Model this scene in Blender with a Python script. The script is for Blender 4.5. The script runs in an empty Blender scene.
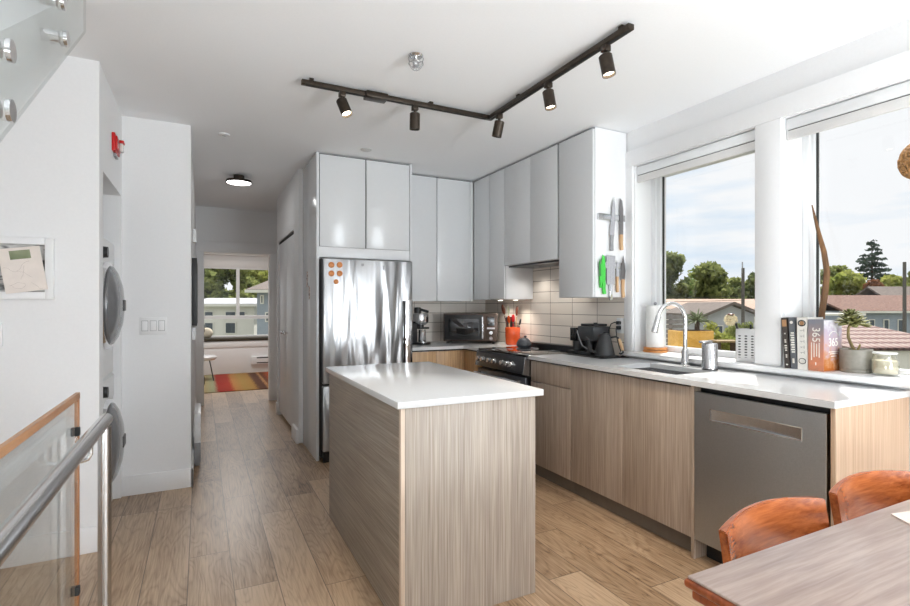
import bpy, bmesh, math, random
from mathutils import Vector, Matrix
import numpy as np
random.seed(7)
PI = math.pi
SC = bpy.context.scene
COL = SC.collection

# ------------------------------------------------------------------ camera
TH = math.atan2(455 - 201, 508.0)
EYE = 1.29
cam = bpy.data.cameras.new('camera'); cam.sensor_width = 36.0
cam.lens = 508.0 / 910.0 * 36.0; cam.shift_y = 3.0 / 910.0
cam.clip_start = 0.02; cam.clip_end = 500
camo = bpy.data.objects.new('camera', cam); COL.objects.link(camo)
camo.location = (0, 0, EYE); camo.rotation_euler = (PI / 2, 0, -TH)
SC.camera = camo
# ------------------------------------------------------------------ colour management
SC.view_settings.view_transform = 'Standard'; SC.view_settings.look = 'None'
SC.view_settings.gamma = 1.0; SC.view_settings.use_curve_mapping = False
SC.view_settings.exposure = 0.1
SC.cycles.max_bounces = 10; SC.cycles.diffuse_bounces = 6; SC.cycles.glossy_bounces = 5
SC.cycles.transparent_max_bounces = 16; SC.cycles.transmission_bounces = 8
SC.cycles.caustics_reflective = False; SC.cycles.caustics_refractive = False
SC.cycles.sample_clamp_indirect = 6.0
# ------------------------------------------------------------------ sky
W = bpy.data.worlds.new('sky'); SC.world = W; W.use_nodes = True
wn = W.node_tree.nodes; wl = W.node_tree.links; wn.clear()
wo = wn.new('ShaderNodeOutputWorld'); wb = wn.new('ShaderNodeBackground'); wb.inputs[1].default_value = 0.93
tc = wn.new('ShaderNodeTexCoord'); mp = wn.new('ShaderNodeMapping')
mp.inputs['Scale'].default_value = (1.0, 1.0, 5.5); mp.inputs['Location'].default_value = (0.35, 0.2, 0.15)
nz = wn.new('ShaderNodeTexNoise'); nz.inputs['Scale'].default_value = 1.5; nz.inputs['Detail'].default_value = 7; nz.inputs['Roughness'].default_value = 0.52
rp = wn.new('ShaderNodeValToRGB'); rp.color_ramp.elements[0].position = 0.33; rp.color_ramp.elements[1].position = 0.48
rp.color_ramp.elements[0].color = (0.56, 0.74, 0.92, 1); rp.color_ramp.elements[1].color = (0.96, 0.98, 1.0, 1)
wl.new(tc.outputs['Generated'], mp.inputs[0]); wl.new(mp.outputs[0], nz.inputs['Vector']); wl.new(nz.outputs[0], rp.inputs[0])
wl.new(rp.outputs[0], wb.inputs[0]); wl.new(wb.outputs[0], wo.inputs[0])
# ------------------------------------------------------------------ sun
def look(o, d):
    o.rotation_euler = Vector(d).to_track_quat('-Z', 'Y').to_euler()
sl = bpy.data.lights.new('sun', 'SUN'); sl.energy = 6.0; sl.angle = math.radians(0.6); sl.color = (1, 0.965, 0.91)
so = bpy.data.objects.new('sun', sl); COL.objects.link(so); so.location = (30, 20, 40)
SUN_EL = math.radians(57)
look(so, (-0.826 * math.cos(SUN_EL), -0.564 * math.cos(SUN_EL), -math.sin(SUN_EL)))
# ------------------------------------------------------------------ added fill lights, and portals at the windows
def area(name, loc, d, sx, sy, power, color=(1, 1, 1), portal=False):
    l = bpy.data.lights.new(name, 'AREA'); l.shape = 'RECTANGLE'; l.size = sx; l.size_y = sy; l.energy = power; l.color = color
    o = bpy.data.objects.new(name, l); COL.objects.link(o); o.location = loc; look(o, d)
    if portal: l.cycles.is_portal = True
    return o
area('garden_door_fill', (2.0, -2.62, 1.25), (0, 1, 0), 1.2, 2.2, 16, (0.91, 0.96, 1))  # added fill light inside the unseen door, brightens the room
area('dining_overhead_fill', (1.5, -1.4, 2.50), (0, 0, -1), 1.2, 1.0, 10, (0.93, 0.97, 1))  # added overhead fill behind the camera, no fixture there
area('upward_fill', (2.15, -1.8, 0.95), (-0.16, 0.8, 1), 1.3, 2.1, 155, (0.88, 0.95, 1))  # added fill aimed upward to lift the ceiling, out of view
area('stairwell_fill', (-0.95, -0.6, 0.6), (0.4, 0.7, 1), 1.2, 1.2, 60, (0.88, 0.95, 1))  # added fill from the left for ceiling and cabinet fronts
area('window_portal', (3.12, 2.28, 1.58), (-1, 0, 0), 0.9, 1.3, 1, portal=True)
area('window_portal', (3.12, 1.05, 1.58), (-1, 0, 0), 1.25, 1.3, 1, portal=True)
area('bedroom_window_portal', (0.6, 11.2, 1.4), (0, -1, 0), 2.2, 1.4, 1, portal=True)
area('bedroom_fill', (0.5, 9.2, 2.5), (0, 0, -1), 0.8, 0.8, 34, (1, 0.99, 0.98))  # unseen fill light added to brighten bedroom and hall floor

# ================================================================== helpers
def P(px, py, w):
    """the point that far (w metres of depth) along the view of the photograph at this pixel"""
    u = (px - 455) / 508.0; v = (306 - py) / 508.0
    s, c = math.sin(TH), math.cos(TH)
    return Vector(((s + u * c) * w, (c - u * s) * w, EYE + v * w))

class MB:
    def __init__(s): s.bm = bmesh.new()
    def _app(s, t, M=None):
        if M is not None: bmesh.ops.transform(t, matrix=M, verts=t.verts)
        me = bpy.data.meshes.new('tmp'); t.to_mesh(me); t.free(); s.bm.from_mesh(me); bpy.data.meshes.remove(me)
    def box(s, x0, x1, y0, y1, z0, z1, b=0.0, seg=2, M=None):
        t = bmesh.new(); bmesh.ops.create_cube(t, size=1)
        for v in t.verts:
            v.co = Vector((x0 + (v.co.x + .5) * (x1 - x0), y0 + (v.co.y + .5) * (y1 - y0), z0 + (v.co.z + .5) * (z1 - z0)))
        if b > 0: bmesh.ops.bevel(t, geom=list(t.edges), offset=b, segments=seg, affect='EDGES', profile=0.5)
        s._app(t, M); return s
    def cyl(s, a, b, r, r2=None, n=24):
        a = Vector(a); b = Vector(b); d = b - a
        t = bmesh.new(); bmesh.ops.create_cone(t, cap_ends=True, segments=n, radius1=r, radius2=r if r2 is None else r2, depth=d.length)
        s._app(t, Matrix.Translation((a + b) / 2) @ d.to_track_quat('Z', 'Y').to_matrix().to_4x4()); return s
    def sphere(s, c, r, sc=(1, 1, 1), n=20):
        t = bmesh.new(); bmesh.ops.create_uvsphere(t, u_segments=n, v_segments=max(6, n // 2), radius=r)
        s._app(t, Matrix.Translation(c) @ Matrix.Diagonal((*sc, 1))); return s
    def lathe(s, prof, c=(0, 0, 0), n=32, M=None):
        t = bmesh.new(); rings = []
        for r, z in prof:
            if r < 1e-6: rings.append([t.verts.new((0, 0, z))])
            else: rings.append([t.verts.new((r * math.cos(2 * PI * k / n), r * math.sin(2 * PI * k / n), z)) for k in range(n)])
        for A, B in zip(rings, rings[1:]):
            for k in range(n):
                k2 = (k + 1) % n
                if len(A) == 1 and len(B) == 1: continue
                if len(A) == 1: t.faces.new((A[0], B[k], B[k2]))
                elif len(B) == 1: t.faces.new((A[k], B[0], A[k2]))
                else: t.faces.new((A[k], B[k], B[k2], A[k2]))
        bmesh.ops.recalc_face_normals(t, faces=t.faces)
        MM = Matrix.Translation(c)
        if M is not None: MM = MM @ M
        s._app(t, MM); return s
    def tube(s, pts, r, n=10, closed=False):
        pts = [Vector(p) for p in pts]; N = len(pts); rs = r if isinstance(r, (list, tuple)) else [r] * N
        t = bmesh.new(); rings = []; up = None
        for i, p in enumerate(pts):
            if closed: d = (pts[(i + 1) % N] - pts[i - 1]).normalized()
            else: d = (pts[min(i + 1, N - 1)] - pts[max(i - 1, 0)]).normalized()
            if up is None:
                up = Vector((0, 0, 1)) if abs(d.z) < .9 else Vector((1, 0, 0))
            a = d.cross(up).normalized(); b = a.cross(d).normalized(); up = b
            rings.append([t.verts.new(p + (a * math.cos(2 * PI * k / n) + b * math.sin(2 * PI * k / n)) * rs[i]) for k in range(n)])
        seq = list(zip(rings, rings[1:])) + ([(rings[-1], rings[0])] if closed else [])
        for A, B in seq:
            for k in range(n): t.faces.new((A[k], A[(k + 1) % n], B[(k + 1) % n], B[k]))
        if not closed:
            t.faces.new(rings[0][::-1]); t.faces.new(rings[-1])
        bmesh.ops.recalc_face_normals(t, faces=t.faces)
        s._app(t); return s
    def prism(s, poly, axis, a0, a1, b=0.0, M=None):
        """extrude a 2-D outline: axis 'x' reads (y,z), 'y' reads (x,z), 'z' reads (x,y)"""
        def mk(p, a):
            return {'x': (a, p[0], p[1]), 'y': (p[0], a, p[1]), 'z': (p[0], p[1], a)}[axis]
        t = bmesh.new()
        A = [t.verts.new(mk(p, a0)) for p in poly]; B = [t.verts.new(mk(p, a1)) for p in poly]
        t.faces.new(A); t.faces.new(B[::-1]); n = len(poly)
        for k in range(n): t.faces.new((A[k], B[k], B[(k + 1) % n], A[(k + 1) % n]))
        bmesh.ops.recalc_face_normals(t, faces=t.faces)
        if b > 0: bmesh.ops.bevel(t, geom=list(t.edges), offset=b, segments=2, affect='EDGES', profile=0.5)
        s._app(t, M); return s
    def build(s, name, mat, parent=None, smooth=32):
        me = bpy.data.meshes.new(name)
        off = Vector((0, 0, 0)); q = parent
        while q is not None: off += q.location; q = q.parent
        if parent is None:
            xs = [v.co.x for v in s.bm.verts]; ys = [v.co.y for v in s.bm.verts]; zs = [v.co.z for v in s.bm.verts]
            off = Vector(((min(xs) + max(xs)) / 2, (min(ys) + max(ys)) / 2, min(zs)))
        bmesh.ops.translate(s.bm, vec=-off, verts=s.bm.verts)
        s.bm.to_mesh(me); s.bm.free()
        if smooth:
            me.shade_smooth(); me.set_sharp_from_angle(angle=math.radians(smooth))
        else: me.shade_flat()
        me.materials.append(mat)
        o = bpy.data.objects.new(name, me); COL.objects.link(o)
        if parent is None: o.location = off
        else: o.parent = parent
        return o

def props(o, label=None, cat=None, group=None, kind=None):
    if label: o['label'] = label
    if cat: o['category'] = cat
    if group: o['group'] = group
    if kind: o['kind'] = kind
    return o
def thing(name, label, cat, loc=(0, 0, 0), group=None):
    o = bpy.data.objects.new(name, None); COL.objects.link(o); o.location = loc; o.empty_display_size = 0.05
    return props(o, label, cat, group)
def struct(name, mb, mat, parent=None):
    o = mb.build(name, mat, parent)
    if parent is None: o['kind'] = 'structure'
    return o
def sroot(name, loc=(0, 0, 0)):
    o = bpy.data.objects.new(name, None); COL.objects.link(o); o.location = loc; o['kind'] = 'structure'; return o
def kids(o): return [c for c in bpy.data.objects if c.parent == o]
def dup(o, parent=None):
    c = o.copy(); COL.objects.link(c)
    if parent is not None: c.parent = parent
    for k in kids(o): dup(k, c)
    return c
def text(s, size, mat, name, parent, M, ext=0.0004, sx=1.0):
    cu = bpy.data.curves.new('t', 'FONT'); cu.body = s; cu.size = size; cu.extrude = ext; cu.align_x = 'CENTER'; cu.align_y = 'CENTER'
    to = bpy.data.objects.new('t', cu); COL.objects.link(to); bpy.context.view_layer.update()
    me = bpy.data.meshes.new_from_object(to.evaluated_get(bpy.context.evaluated_depsgraph_get()))
    bpy.data.objects.remove(to); bpy.data.curves.remove(cu)
    off = Vector((0, 0, 0)); q = parent
    while q is not None: off += q.location; q = q.parent
    me.transform(Matrix.Translation(-off) @ M @ Matrix.Diagonal((sx, 1, 1, 1)))
    me.materials.clear(); me.materials.append(mat); me.name = name
    o = bpy.data.objects.new(name, me); COL.objects.link(o); o.parent = parent; return o
def frame(origin, xdir, ydir):
    x = Vector(xdir).normalized(); y = Vector(ydir).normalized(); z = x.cross(y)
    m = Matrix.Identity(4)
    for i, v in enumerate((x, y, z)):
        for j in range(3): m[j][i] = v[j]
    return Matrix.Translation(origin) @ m

# ================================================================== materials
class NT:
    def __init__(s, name):
        s.m = bpy.data.materials.new(name); s.m.use_nodes = True
        s.n = s.m.node_tree.nodes; s.l = s.m.node_tree.links
        s.b = s.n['Principled BSDF']; s.out = s.n['Material Output']
        s.co = s.n.new('ShaderNodeTexCoord').outputs['Object']
    def world(s):
        g = s.n.new('ShaderNodeNewGeometry'); return g.outputs['Position']
    def set(s, i, v):
        if hasattr(v, 'is_output') or isinstance(v, bpy.types.NodeSocket): s.l.new(v, i)
        else: i.default_value = v
    def math(s, op, a, b=None, c=None):
        n = s.n.new('ShaderNodeMath'); n.operation = op; s.set(n.inputs[0], a)
        if b is not None: s.set(n.inputs[1], b)
        if c is not None: s.set(n.inputs[2], c)
        return n.outputs[0]
    def xyz(s, v):
        n = s.n.new('ShaderNodeSeparateXYZ'); s.l.new(v, n.inputs[0]); return n.outputs
    def comb(s, x, y, z):
        n = s.n.new('ShaderNodeCombineXYZ')
        for i, v in enumerate((x, y, z)): s.set(n.inputs[i], v)
        return n.outputs[0]
    def mapping(s, v, scale=(1, 1, 1), loc=(0, 0, 0)):
        n = s.n.new('ShaderNodeMapping'); s.l.new(v, n.inputs[0]); n.inputs['Scale'].default_value = scale; n.inputs['Location'].default_value = loc
        return n.outputs[0]
    def noise(s, v, scale=5, detail=3, rough=0.5, dist=0):
        n = s.n.new('ShaderNodeTexNoise'); s.l.new(v, n.inputs['Vector']); n.inputs['Scale'].default_value = scale
        n.inputs['Detail'].default_value = detail; n.inputs['Roughness'].default_value = rough; n.inputs['Distortion'].default_value = dist
        return n.outputs[0]
    def white(s, v):
        n = s.n.new('ShaderNodeTexWhiteNoise'); n.noise_dimensions = '3D'; s.l.new(v, n.inputs['Vector']); return n.outputs[0]
    def ramp(s, f, stops):
        n = s.n.new('ShaderNodeValToRGB'); e = n.color_ramp.elements
        while len(e) < len(stops): e.new(0.5)
        for i, (p, c) in enumerate(stops):
            e[i].position = p; e[i].color = (*c, 1) if len(c) == 3 else c
        s.set(n.inputs[0], f); return n.outputs[0]
    def mix(s, f, a, b, mode='MIX'):
        n = s.n.new('ShaderNodeMix'); n.data_type = 'RGBA'; n.blend_type = mode; s.set(n.inputs[0], f)
        for i, v in ((6, a), (7, b)):
            if isinstance(v, tuple): n.inputs[i].default_value = (*v, 1) if len(v) == 3 else v
            else: s.l.new(v, n.inputs[i])
        return n.outputs[2]
    def bump(s, h, strength=0.2, dist=0.002):
        n = s.n.new('ShaderNodeBump'); n.inputs['Strength'].default_value = strength; n.inputs['Distance'].default_value = dist
        s.l.new(h, n.inputs['Height']); s.l.new(n.outputs[0], s.b.inputs['Normal'])
    def col(s, c):
        i = s.b.inputs['Base Color']
        if isinstance(c, tuple): i.default_value = (*c, 1)
        else: s.l.new(c, i)
    def p(s, **k):
        for a, v in k.items(): s.b.inputs[a.replace('_', ' ')].default_value = v
        return s

def srgb(r, g, b):
    f = lambda c: (c / 255 / 12.92) if c <= 10 else ((c / 255 + .055) / 1.055) ** 2.4
    return (f(r), f(g), f(b))

def plain(name, c, rough=0.5, metal=0.0, var=0.04, scale=30, coat=0.0, bump=0.0):
    t = NT(name); n = t.noise(t.co, scale, 4)
    d = tuple(max(0, x * (1 - var)) for x in c); l = tuple(min(1, x * (1 + var)) for x in c)
    t.col(t.ramp(n, [(0.35, d), (0.65, l)])); t.p(Roughness=rough, Metallic=metal)
    if coat: t.p(Coat_Weight=coat, Coat_Roughness=0.05)
    if bump: t.bump(n, bump, 0.001)
    return t.m

def emit(name, c, s):
    t = NT(name); t.col((0.8, 0.8, 0.8)); t.b.inputs['Emission Color'].default_value = (*c, 1); t.b.inputs['Emission Strength'].default_value = s
    return t.m

def laminate(name, axis, ca, cb, rough=0.45):
    t = NT(name); w = t.world()
    f = {'z': (1, 1, .012), 'y': (1, .012, 1), 'x': (.012, 1, 1)}[axis]
    v = t.mapping(w, f)
    n1 = t.noise(v, 150, 3, 0.6); n2 = t.noise(v, 30, 2, 0.5); n3 = t.noise(v, 420, 1, 0.5)
    a = t.math('MULTIPLY_ADD', n1, 0.5, t.math('MULTIPLY_ADD', n2, 0.14, t.math('MULTIPLY', n3, 0.36)))
    t.col(t.ramp(a, [(0.36, ca), (0.5, tuple((x + y) / 2 for x, y in zip(ca, cb))), (0.62, cb)]))
    t.p(Roughness=rough); t.bump(n1, 0.12, 0.0006)
    return t.m

def woodgrain(name, axis, ca, cb, rough=0.35, coat=0.2, fine=60):
    t = NT(name); f = {'z': (1, 1, .06), 'y': (1, .06, 1), 'x': (.06, 1, 1)}[axis]
    v = t.mapping(t.co, f)
    n1 = t.noise(v, fine, 5, 0.6, 0.6); n2 = t.noise(v, fine * .22, 3, 0.5, 1.2)
    a = t.math('MULTIPLY_ADD', n1, 0.5, t.math('MULTIPLY', n2, 0.5))
    t.col(t.ramp(a, [(0.36, ca), (0.62, cb)])); t.p(Roughness=rough, Coat_Weight=coat, Coat_Roughness=0.15); t.bump(n1, 0.06, 0.0005)
    return t.m

def steel(name, axis, c=(0.62, 0.62, 0.63), rough=0.26, wavy=0.0, streak=0.05):
    t = NT(name); f = {'z': (1, 1, .01), 'y': (1, .01, 1), 'x': (.01, 1, 1)}[axis]
    v = t.mapping(t.co, f); n = t.noise(v, 220, 3, 0.6)
    d = tuple(x * (1 - streak) for x in c); l = tuple(min(1, x * (1 + streak)) for x in c)
    t.col(t.ramp(n, [(0.35, d), (0.65, l)])); t.p(Metallic=1.0, Roughness=rough)
    if wavy:
        v2 = t.mapping(t.co, {'z': (1, 1, .16), 'y': (1, .16, 1), 'x': (.16, 1, 1)}[axis])
        t.bump(t.noise(v2, 7.5, 1.5, 0.45, 0.3), 1.0, wavy)
    return t.m

def floor_mat():
    t = NT('oak_plank_floor'); X, Y, Z = t.xyz(t.world())
    cx = t.math('DIVIDE', t.math('SUBTRACT', X, 0.135), 0.19)
    ci = t.math('FLOOR', cx); fx = t.math('SUBTRACT', cx, ci)
    r1 = t.white(t.comb(ci, 3.1, 7.7))
    cy = t.math('ADD', t.math('DIVIDE', Y, 1.22), t.math('MULTIPLY', r1, 5.0))
    ri = t.math('FLOOR', cy); fy = t.math('SUBTRACT', cy, ri)
    pid = t.comb(ci, ri, 1.5); r2 = t.white(pid); r3 = t.white(t.comb(ri, ci, 9.3))
    # grain: long streaks plus cathedral rings, shifted per plank
    gx = t.math('MULTIPLY_ADD', r2, 13.0, X); gy = t.math('MULTIPLY_ADD', r3, 31.0, Y)
    v1 = t.comb(gx, t.math('MULTIPLY', gy, 0.035), r2)
    n1 = t.noise(v1, 130, 4, 0.65)
    v2 = t.comb(gx, t.math('MULTIPLY', gy, 0.16), r3)
    n2 = t.noise(v2, 7.0, 2, 0.45, 0.35)
    rings = t.math('ABSOLUTE', t.math('SINE', t.math('MULTIPLY', n2, 58.0)))
    rings = t.math('POWER', rings, 0.6)
    nb = t.noise(t.comb(gx, t.math('MULTIPLY', gy, 0.3), r2), 5.0, 2, 0.5)
    a = t.math('MULTIPLY_ADD', n1, 0.50, t.math('MULTIPLY_ADD', rings, 0.115, t.math('MULTIPLY_ADD', nb, 0.36, t.math('MULTIPLY', r2, 0.16))))
    c = t.ramp(a, [(0.36, srgb(84, 61, 42)), (0.50, srgb(150, 121, 92)), (0.72, srgb(196, 168, 138))])
    ex = t.math('MINIMUM', fx, t.math('SUBTRACT', 1.0, fx)); ey = t.math('MINIMUM', fy, t.math('SUBTRACT', 1.0, fy))
    e = t.math('MAXIMUM', t.math('LESS_THAN', ex, 0.011), t.math('LESS_THAN', ey, 0.0016))
    c = t.mix(t.math('MULTIPLY', e, 0.72), c, srgb(60, 44, 30))
    t.col(c); t.p(Roughness=0.34, Specular_IOR_Level=0.6, Coat_Weight=0.12, Coat_Roughness=0.28)
    h = t.math('SUBTRACT', t.math('MULTIPLY', n1, 0.25), t.math('MULTIPLY', e, 1.0))
    t.bump(h, 0.25, 0.0012)
    return t.m

def tile_mat(name, ax, v0, c1, c2, grout):
    t = NT(name); X, Y, Z = t.xyz(t.world())
    u = t.math('DIVIDE', t.math('SUBTRACT', Y if ax == 'y' else X, v0), 0.304)
    z = t.math('DIVIDE', t.math('SUBTRACT', Z, 0.914), 0.1012)
    iu, iz = t.math('FLOOR', u), t.math('FLOOR', z); fu, fz = t.math('SUBTRACT', u, iu), t.math('SUBTRACT', z, iz)
    e = t.math('MAXIMUM', t.math('LESS_THAN', t.math('MINIMUM', fu, t.math('SUBTRACT', 1.0, fu)), 0.0075),
               t.math('LESS_THAN', t.math('MINIMUM', fz, t.math('SUBTRACT', 1.0, fz)), 0.022))
    r = t.white(t.comb(iu, iz, 2.0)); t.col(t.mix(e, t.mix(r, c1, c2), grout))
    t.p(Roughness=0.22); t.bump(t.math('SUBTRACT', 1.0, e), 0.4, 0.0015)
    return t.m

def glass_mat(name='clear_glass', tint=(1, 1, 1), refl=0.02, rough=0.0):
    t = NT(name); t.n.remove(t.b)
    tr = t.n.new('ShaderNodeBsdfTransparent'); tr.inputs[0].default_value = (*tint, 1)
    gl = t.n.new('ShaderNodeBsdfGlossy'); gl.inputs['Roughness'].default_value = rough
    lw = t.n.new('ShaderNodeLayerWeight')
    fac = t.math('MULTIPLY_ADD', t.math('POWER', lw.outputs['Facing'], 4.0), 0.6, refl)
    mx = t.n.new('ShaderNodeMixShader'); t.l.new(fac, mx.inputs[0])
    t.l.new(tr.outputs[0], mx.inputs[1]); t.l.new(gl.outputs[0], mx.inputs[2]); t.l.new(mx.outputs[0], t.out.inputs[0])
    return t.m

def leaf_mat(name, ca, cb):
    t = NT(name); n = t.noise(t.co, 1.3, 4, 0.7); n2 = t.noise(t.co, 9, 2)
    t.col(t.ramp(t.math('MULTIPLY_ADD', n, 0.6, t.math('MULTIPLY', n2, 0.4)), [(0.35, ca), (0.62, cb)])); t.p(Roughness=0.6)
    t.b.inputs['Transmission Weight'].default_value = 0.0
    return t.m

M = {}
M['wall'] = plain('white_wall_paint', (0.82, 0.82, 0.825), 0.62, var=0.008, scale=90, bump=0.03)
M['ceil'] = plain('white_ceiling_paint', (0.87, 0.875, 0.885), 0.8, var=0.008, scale=90, bump=0.03)
M['trim'] = plain('white_trim_paint', (0.84, 0.84, 0.845), 0.38, var=0.006, scale=60)
M['vinyl'] = plain('white_vinyl_frame', (0.82, 0.83, 0.84), 0.35, var=0.006)
M['gloss'] = plain('gloss_white_cabinet', (0.73, 0.74, 0.75), 0.17, var=0.006)
M['gloss'].node_tree.nodes['Principled BSDF'].inputs['Specular IOR Level'].default_value = 0.3
M['carcass'] = plain('white_cabinet_carcass', (0.80, 0.80, 0.81), 0.35, var=0.006)
M['quartz'] = plain('white_quartz', (0.70, 0.705, 0.71), 0.16, var=0.025, scale=140)
M['quartz'].node_tree.nodes['Principled BSDF'].inputs['Specular IOR Level'].default_value = 0.35
M['floor'] = floor_mat()
M['lam_v'] = laminate('vertical_grain_laminate', 'z', srgb(138, 120, 105), srgb(188, 170, 153))
M['lam_i'] = laminate('island_vertical_grain_laminate', 'z', srgb(140, 127, 115), srgb(186, 174, 161))
M['lam_h'] = laminate('island_horizontal_grain_laminate', 'y', srgb(116, 104, 92), srgb(166, 153, 138))
M['lam_b'] = laminate('warm_vertical_grain_laminate', 'z', srgb(160, 124, 88), srgb(206, 170, 128))
M['kick'] = plain('grey_brown_kickboard', srgb(108, 98, 88), 0.5)
M['tile_r'] = tile_mat('beige_wall_tile', 'y', 3.731, srgb(236, 225, 212), srgb(241, 231, 220), srgb(132, 114, 100))
M['tile_b'] = tile_mat('beige_wall_tile_back', 'x', 2.591, srgb(234, 226, 217), srgb(240, 233, 225), srgb(140, 126, 114))
M['steel'] = steel('brushed_steel', 'z', rough=0.24)
M['fridge'] = steel('fridge_steel', 'z', (0.47, 0.475, 0.485), 0.34, wavy=0.055)
M['dw'] = steel('dishwasher_steel', 'x', (0.46, 0.485, 0.51), 0.40)
M['satin'] = steel('satin_tube_steel', 'y', (0.66, 0.66, 0.66), 0.27)
M['chrome'] = plain('polished_chrome', (0.78, 0.78, 0.79), 0.08, 1.0, 0.01)
M['black'] = plain('black_plastic', (0.012, 0.012, 0.013), 0.35, var=0.2)
M['matte'] = plain('matte_black_metal', (0.020, 0.020, 0.021), 0.5, var=0.2)
M['bglass'] = plain('black_glass', (0.010, 0.010, 0.011), 0.04, var=0.1, coat=0.5)
M['dark'] = plain('dark_recess', (0.015, 0.014, 0.013), 0.7, var=0.2)
M['dsteel'] = steel('black_stainless_steel', 'y', (0.10, 0.10, 0.105), 0.28)
M['bronze'] = plain('dark_bronze_metal', (0.055, 0.042, 0.032), 0.34, 0.7, 0.15)
M['grey'] = plain('grey_plastic', (0.30, 0.30, 0.31), 0.4)
M['gasket'] = plain('black_gasket', (0.02, 0.02, 0.02), 0.6)
M['teak'] = woodgrain('oiled_teak', 'x', srgb(128, 58, 22), srgb(186, 104, 52), 0.27, 0.5, 110)
M['teak_e'] = woodgrain('teak_end_wood', 'z', srgb(112, 50, 22), srgb(164, 84, 40), 0.3, 0.3, 45)
M['table'] = woodgrain('table_wood_top', 'x', srgb(152, 130, 119), srgb(182, 161, 150), 0.3, 0.5, 110)
M['cap'] = woodgrain('rail_oak', 'y', srgb(168, 112, 68), srgb(206, 152, 104), 0.4, 0.1, 60)
M['capv'] = woodgrain('rail_oak_upright', 'z', srgb(160, 98, 54), srgb(200, 140, 90), 0.4, 0.1, 60)
M['bamboo'] = woodgrain('orange_bamboo', 'x', srgb(196, 120, 54), srgb(228, 160, 92), 0.4, 0.1, 50)
M['paleoak'] = woodgrain('pale_handle_wood', 'z', srgb(178, 136, 94), srgb(222, 188, 148), 0.5, 0.0, 90)
M['darkwood'] = woodgrain('dark_spoon_wood', 'z', srgb(60, 26, 14), srgb(110, 52, 26), 0.4, 0.1, 90)
M['drift'] = woodgrain('driftwood', 'z', srgb(70, 46, 26), srgb(140, 100, 60), 0.7, 0.0, 50)
M['glass'] = glass_mat()
M['railglass'] = glass_mat('rail_glass', (0.95, 0.965, 0.96), 0.05)
M['paper'] = plain('white_paper', (0.84, 0.83, 0.81), 0.8, var=0.02)
M['white'] = plain('white_plastic', (0.80, 0.80, 0.80), 0.35, var=0.01)
M['red'] = plain('red_plastic', srgb(196, 22, 24), 0.35, var=0.05)
M['orange'] = plain('orange_glaze', srgb(222, 84, 30), 0.18, var=0.05, coat=0.4)
M['orange_m'] = plain('orange_magnet', srgb(206, 128, 62), 0.5, var=0.15, scale=120)
M['green'] = plain('green_sheath_plastic', srgb(70, 196, 72), 0.35)
M['blade'] = steel('knife_blade', 'z', (0.58, 0.58, 0.6), 0.2)
M['bladed'] = steel('dark_knife_blade', 'z', (0.26, 0.25, 0.25), 0.3)
M['concrete'] = plain('grey_ceramic', srgb(142, 138, 128), 0.55, var=0.06, scale=60)
M['soil'] = plain('potting_soil', (0.03, 0.022, 0.016), 0.9, var=0.3)
M['wax'] = plain('cream_wax', srgb(246, 236, 208), 0.5)
M['lamp_on'] = emit('lit_lamp_face', (1, 0.86, 0.66), 9)
M['led'] = emit('flush_led_face', (1, 0.98, 0.96), 10.0)
M['undercab'] = emit('under_cabinet_led', (1, 0.93, 0.80), 6)
exec_mats = M

# ================================================================== SETTING
H = 2.58
struct('floor', MB().box(-2.2, 3.1, -2.75, 11.2, -0.12, 0), M['floor'])
struct('ceiling', MB().box(-2.2, 3.1, -2.75, 11.2, H, H + 0.12), M['ceil'])
m = MB()
m.box(2.84, 3.10, 2.735, 5.02, 0, H).box(2.84, 3.10, 1.672, 1.83, 0, H).box(2.84, 3.10, -2.75, 0.45, 0, H)
m.box(2.84, 3.10, 1.83, 2.735, 0, 0.928).box(2.84, 3.10, 0.45, 1.672, 0, 0.928)
m.box(2.84, 3.10, 1.83, 2.735, 2.31, H).box(2.84, 3.10, 0.45, 1.672, 2.31, H)
struct('wall_right', m, M['wall'])
struct('wall_back', MB().box(0.92, 2.84, 4.92, 5.02, 0, H), M['wall'])
m = MB(); m.box(0.82, 0.92, 4.92, 5.20, 0, H).box(0.82, 0.92, 6.33, 6.45, 0, H).box(0.82, 0.92, 5.20, 6.33, 2.045, H).box(0.95, 1.05, 6.45, 7.35, 0, H).box(0.92, 1.05, 6.40, 6.45, 0, H)
struct('wall_hall_right', m, M['wall'])
m = MB(); m.box(-1.5, 0.023, 7.35, 7.45, 0, H).box(0.845, 3.1, 7.35, 7.45, 0, H).box(0.023, 0.845, 7.35, 7.45, 2.003, H)
struct('wall_hall_end', m, M['wall'])
m = MB(); m.box(-0.165, -0.065, 4.19, 7.35, 0, H).box(-1.5, -0.065, 4.09, 4.19, 0, H)
struct('wall_hall_left', m, M['wall'])
m = MB(); m.box(-0.58, -0.48, 3.335, 4.09, 2.03, H).box(-0.58, -0.48, 4.055, 4.09, 0, 2.03).box(-0.58, -0.48, 3.335, 3.35, 0, 2.03).box(-1.4, -1.3, 3.335, 4.09, 0, H)
struct('wall_laundry', m, M['wall'])
struct('wall_left', MB().box(-2.2, -0.48, 3.235, 3.335, 0, H), M['wall'])
struct('wall_stair', MB().box(-2.3, -2.2, -2.75, 3.335, 0, H), M['wall'])
m = MB(); m.box(-2.2, -0.85, -2.85, -2.75, 0, H).box(2.65, 3.1, -2.85, -2.75, 0, H).box(-0.85, 2.65, -2.85, -2.75, 2.38, H)
struct('wall_front', m, M['wall'])
m = MB(); m.box(-1.6, -1.5, 7.35, 11.2, 0, H)
struct('wall_bedroom_left', m, M['wall'])
struct('wall_bedroom_right', MB().box(3.1, 3.2, 5.02, 11.2, 0, H), M['wall'])
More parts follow.
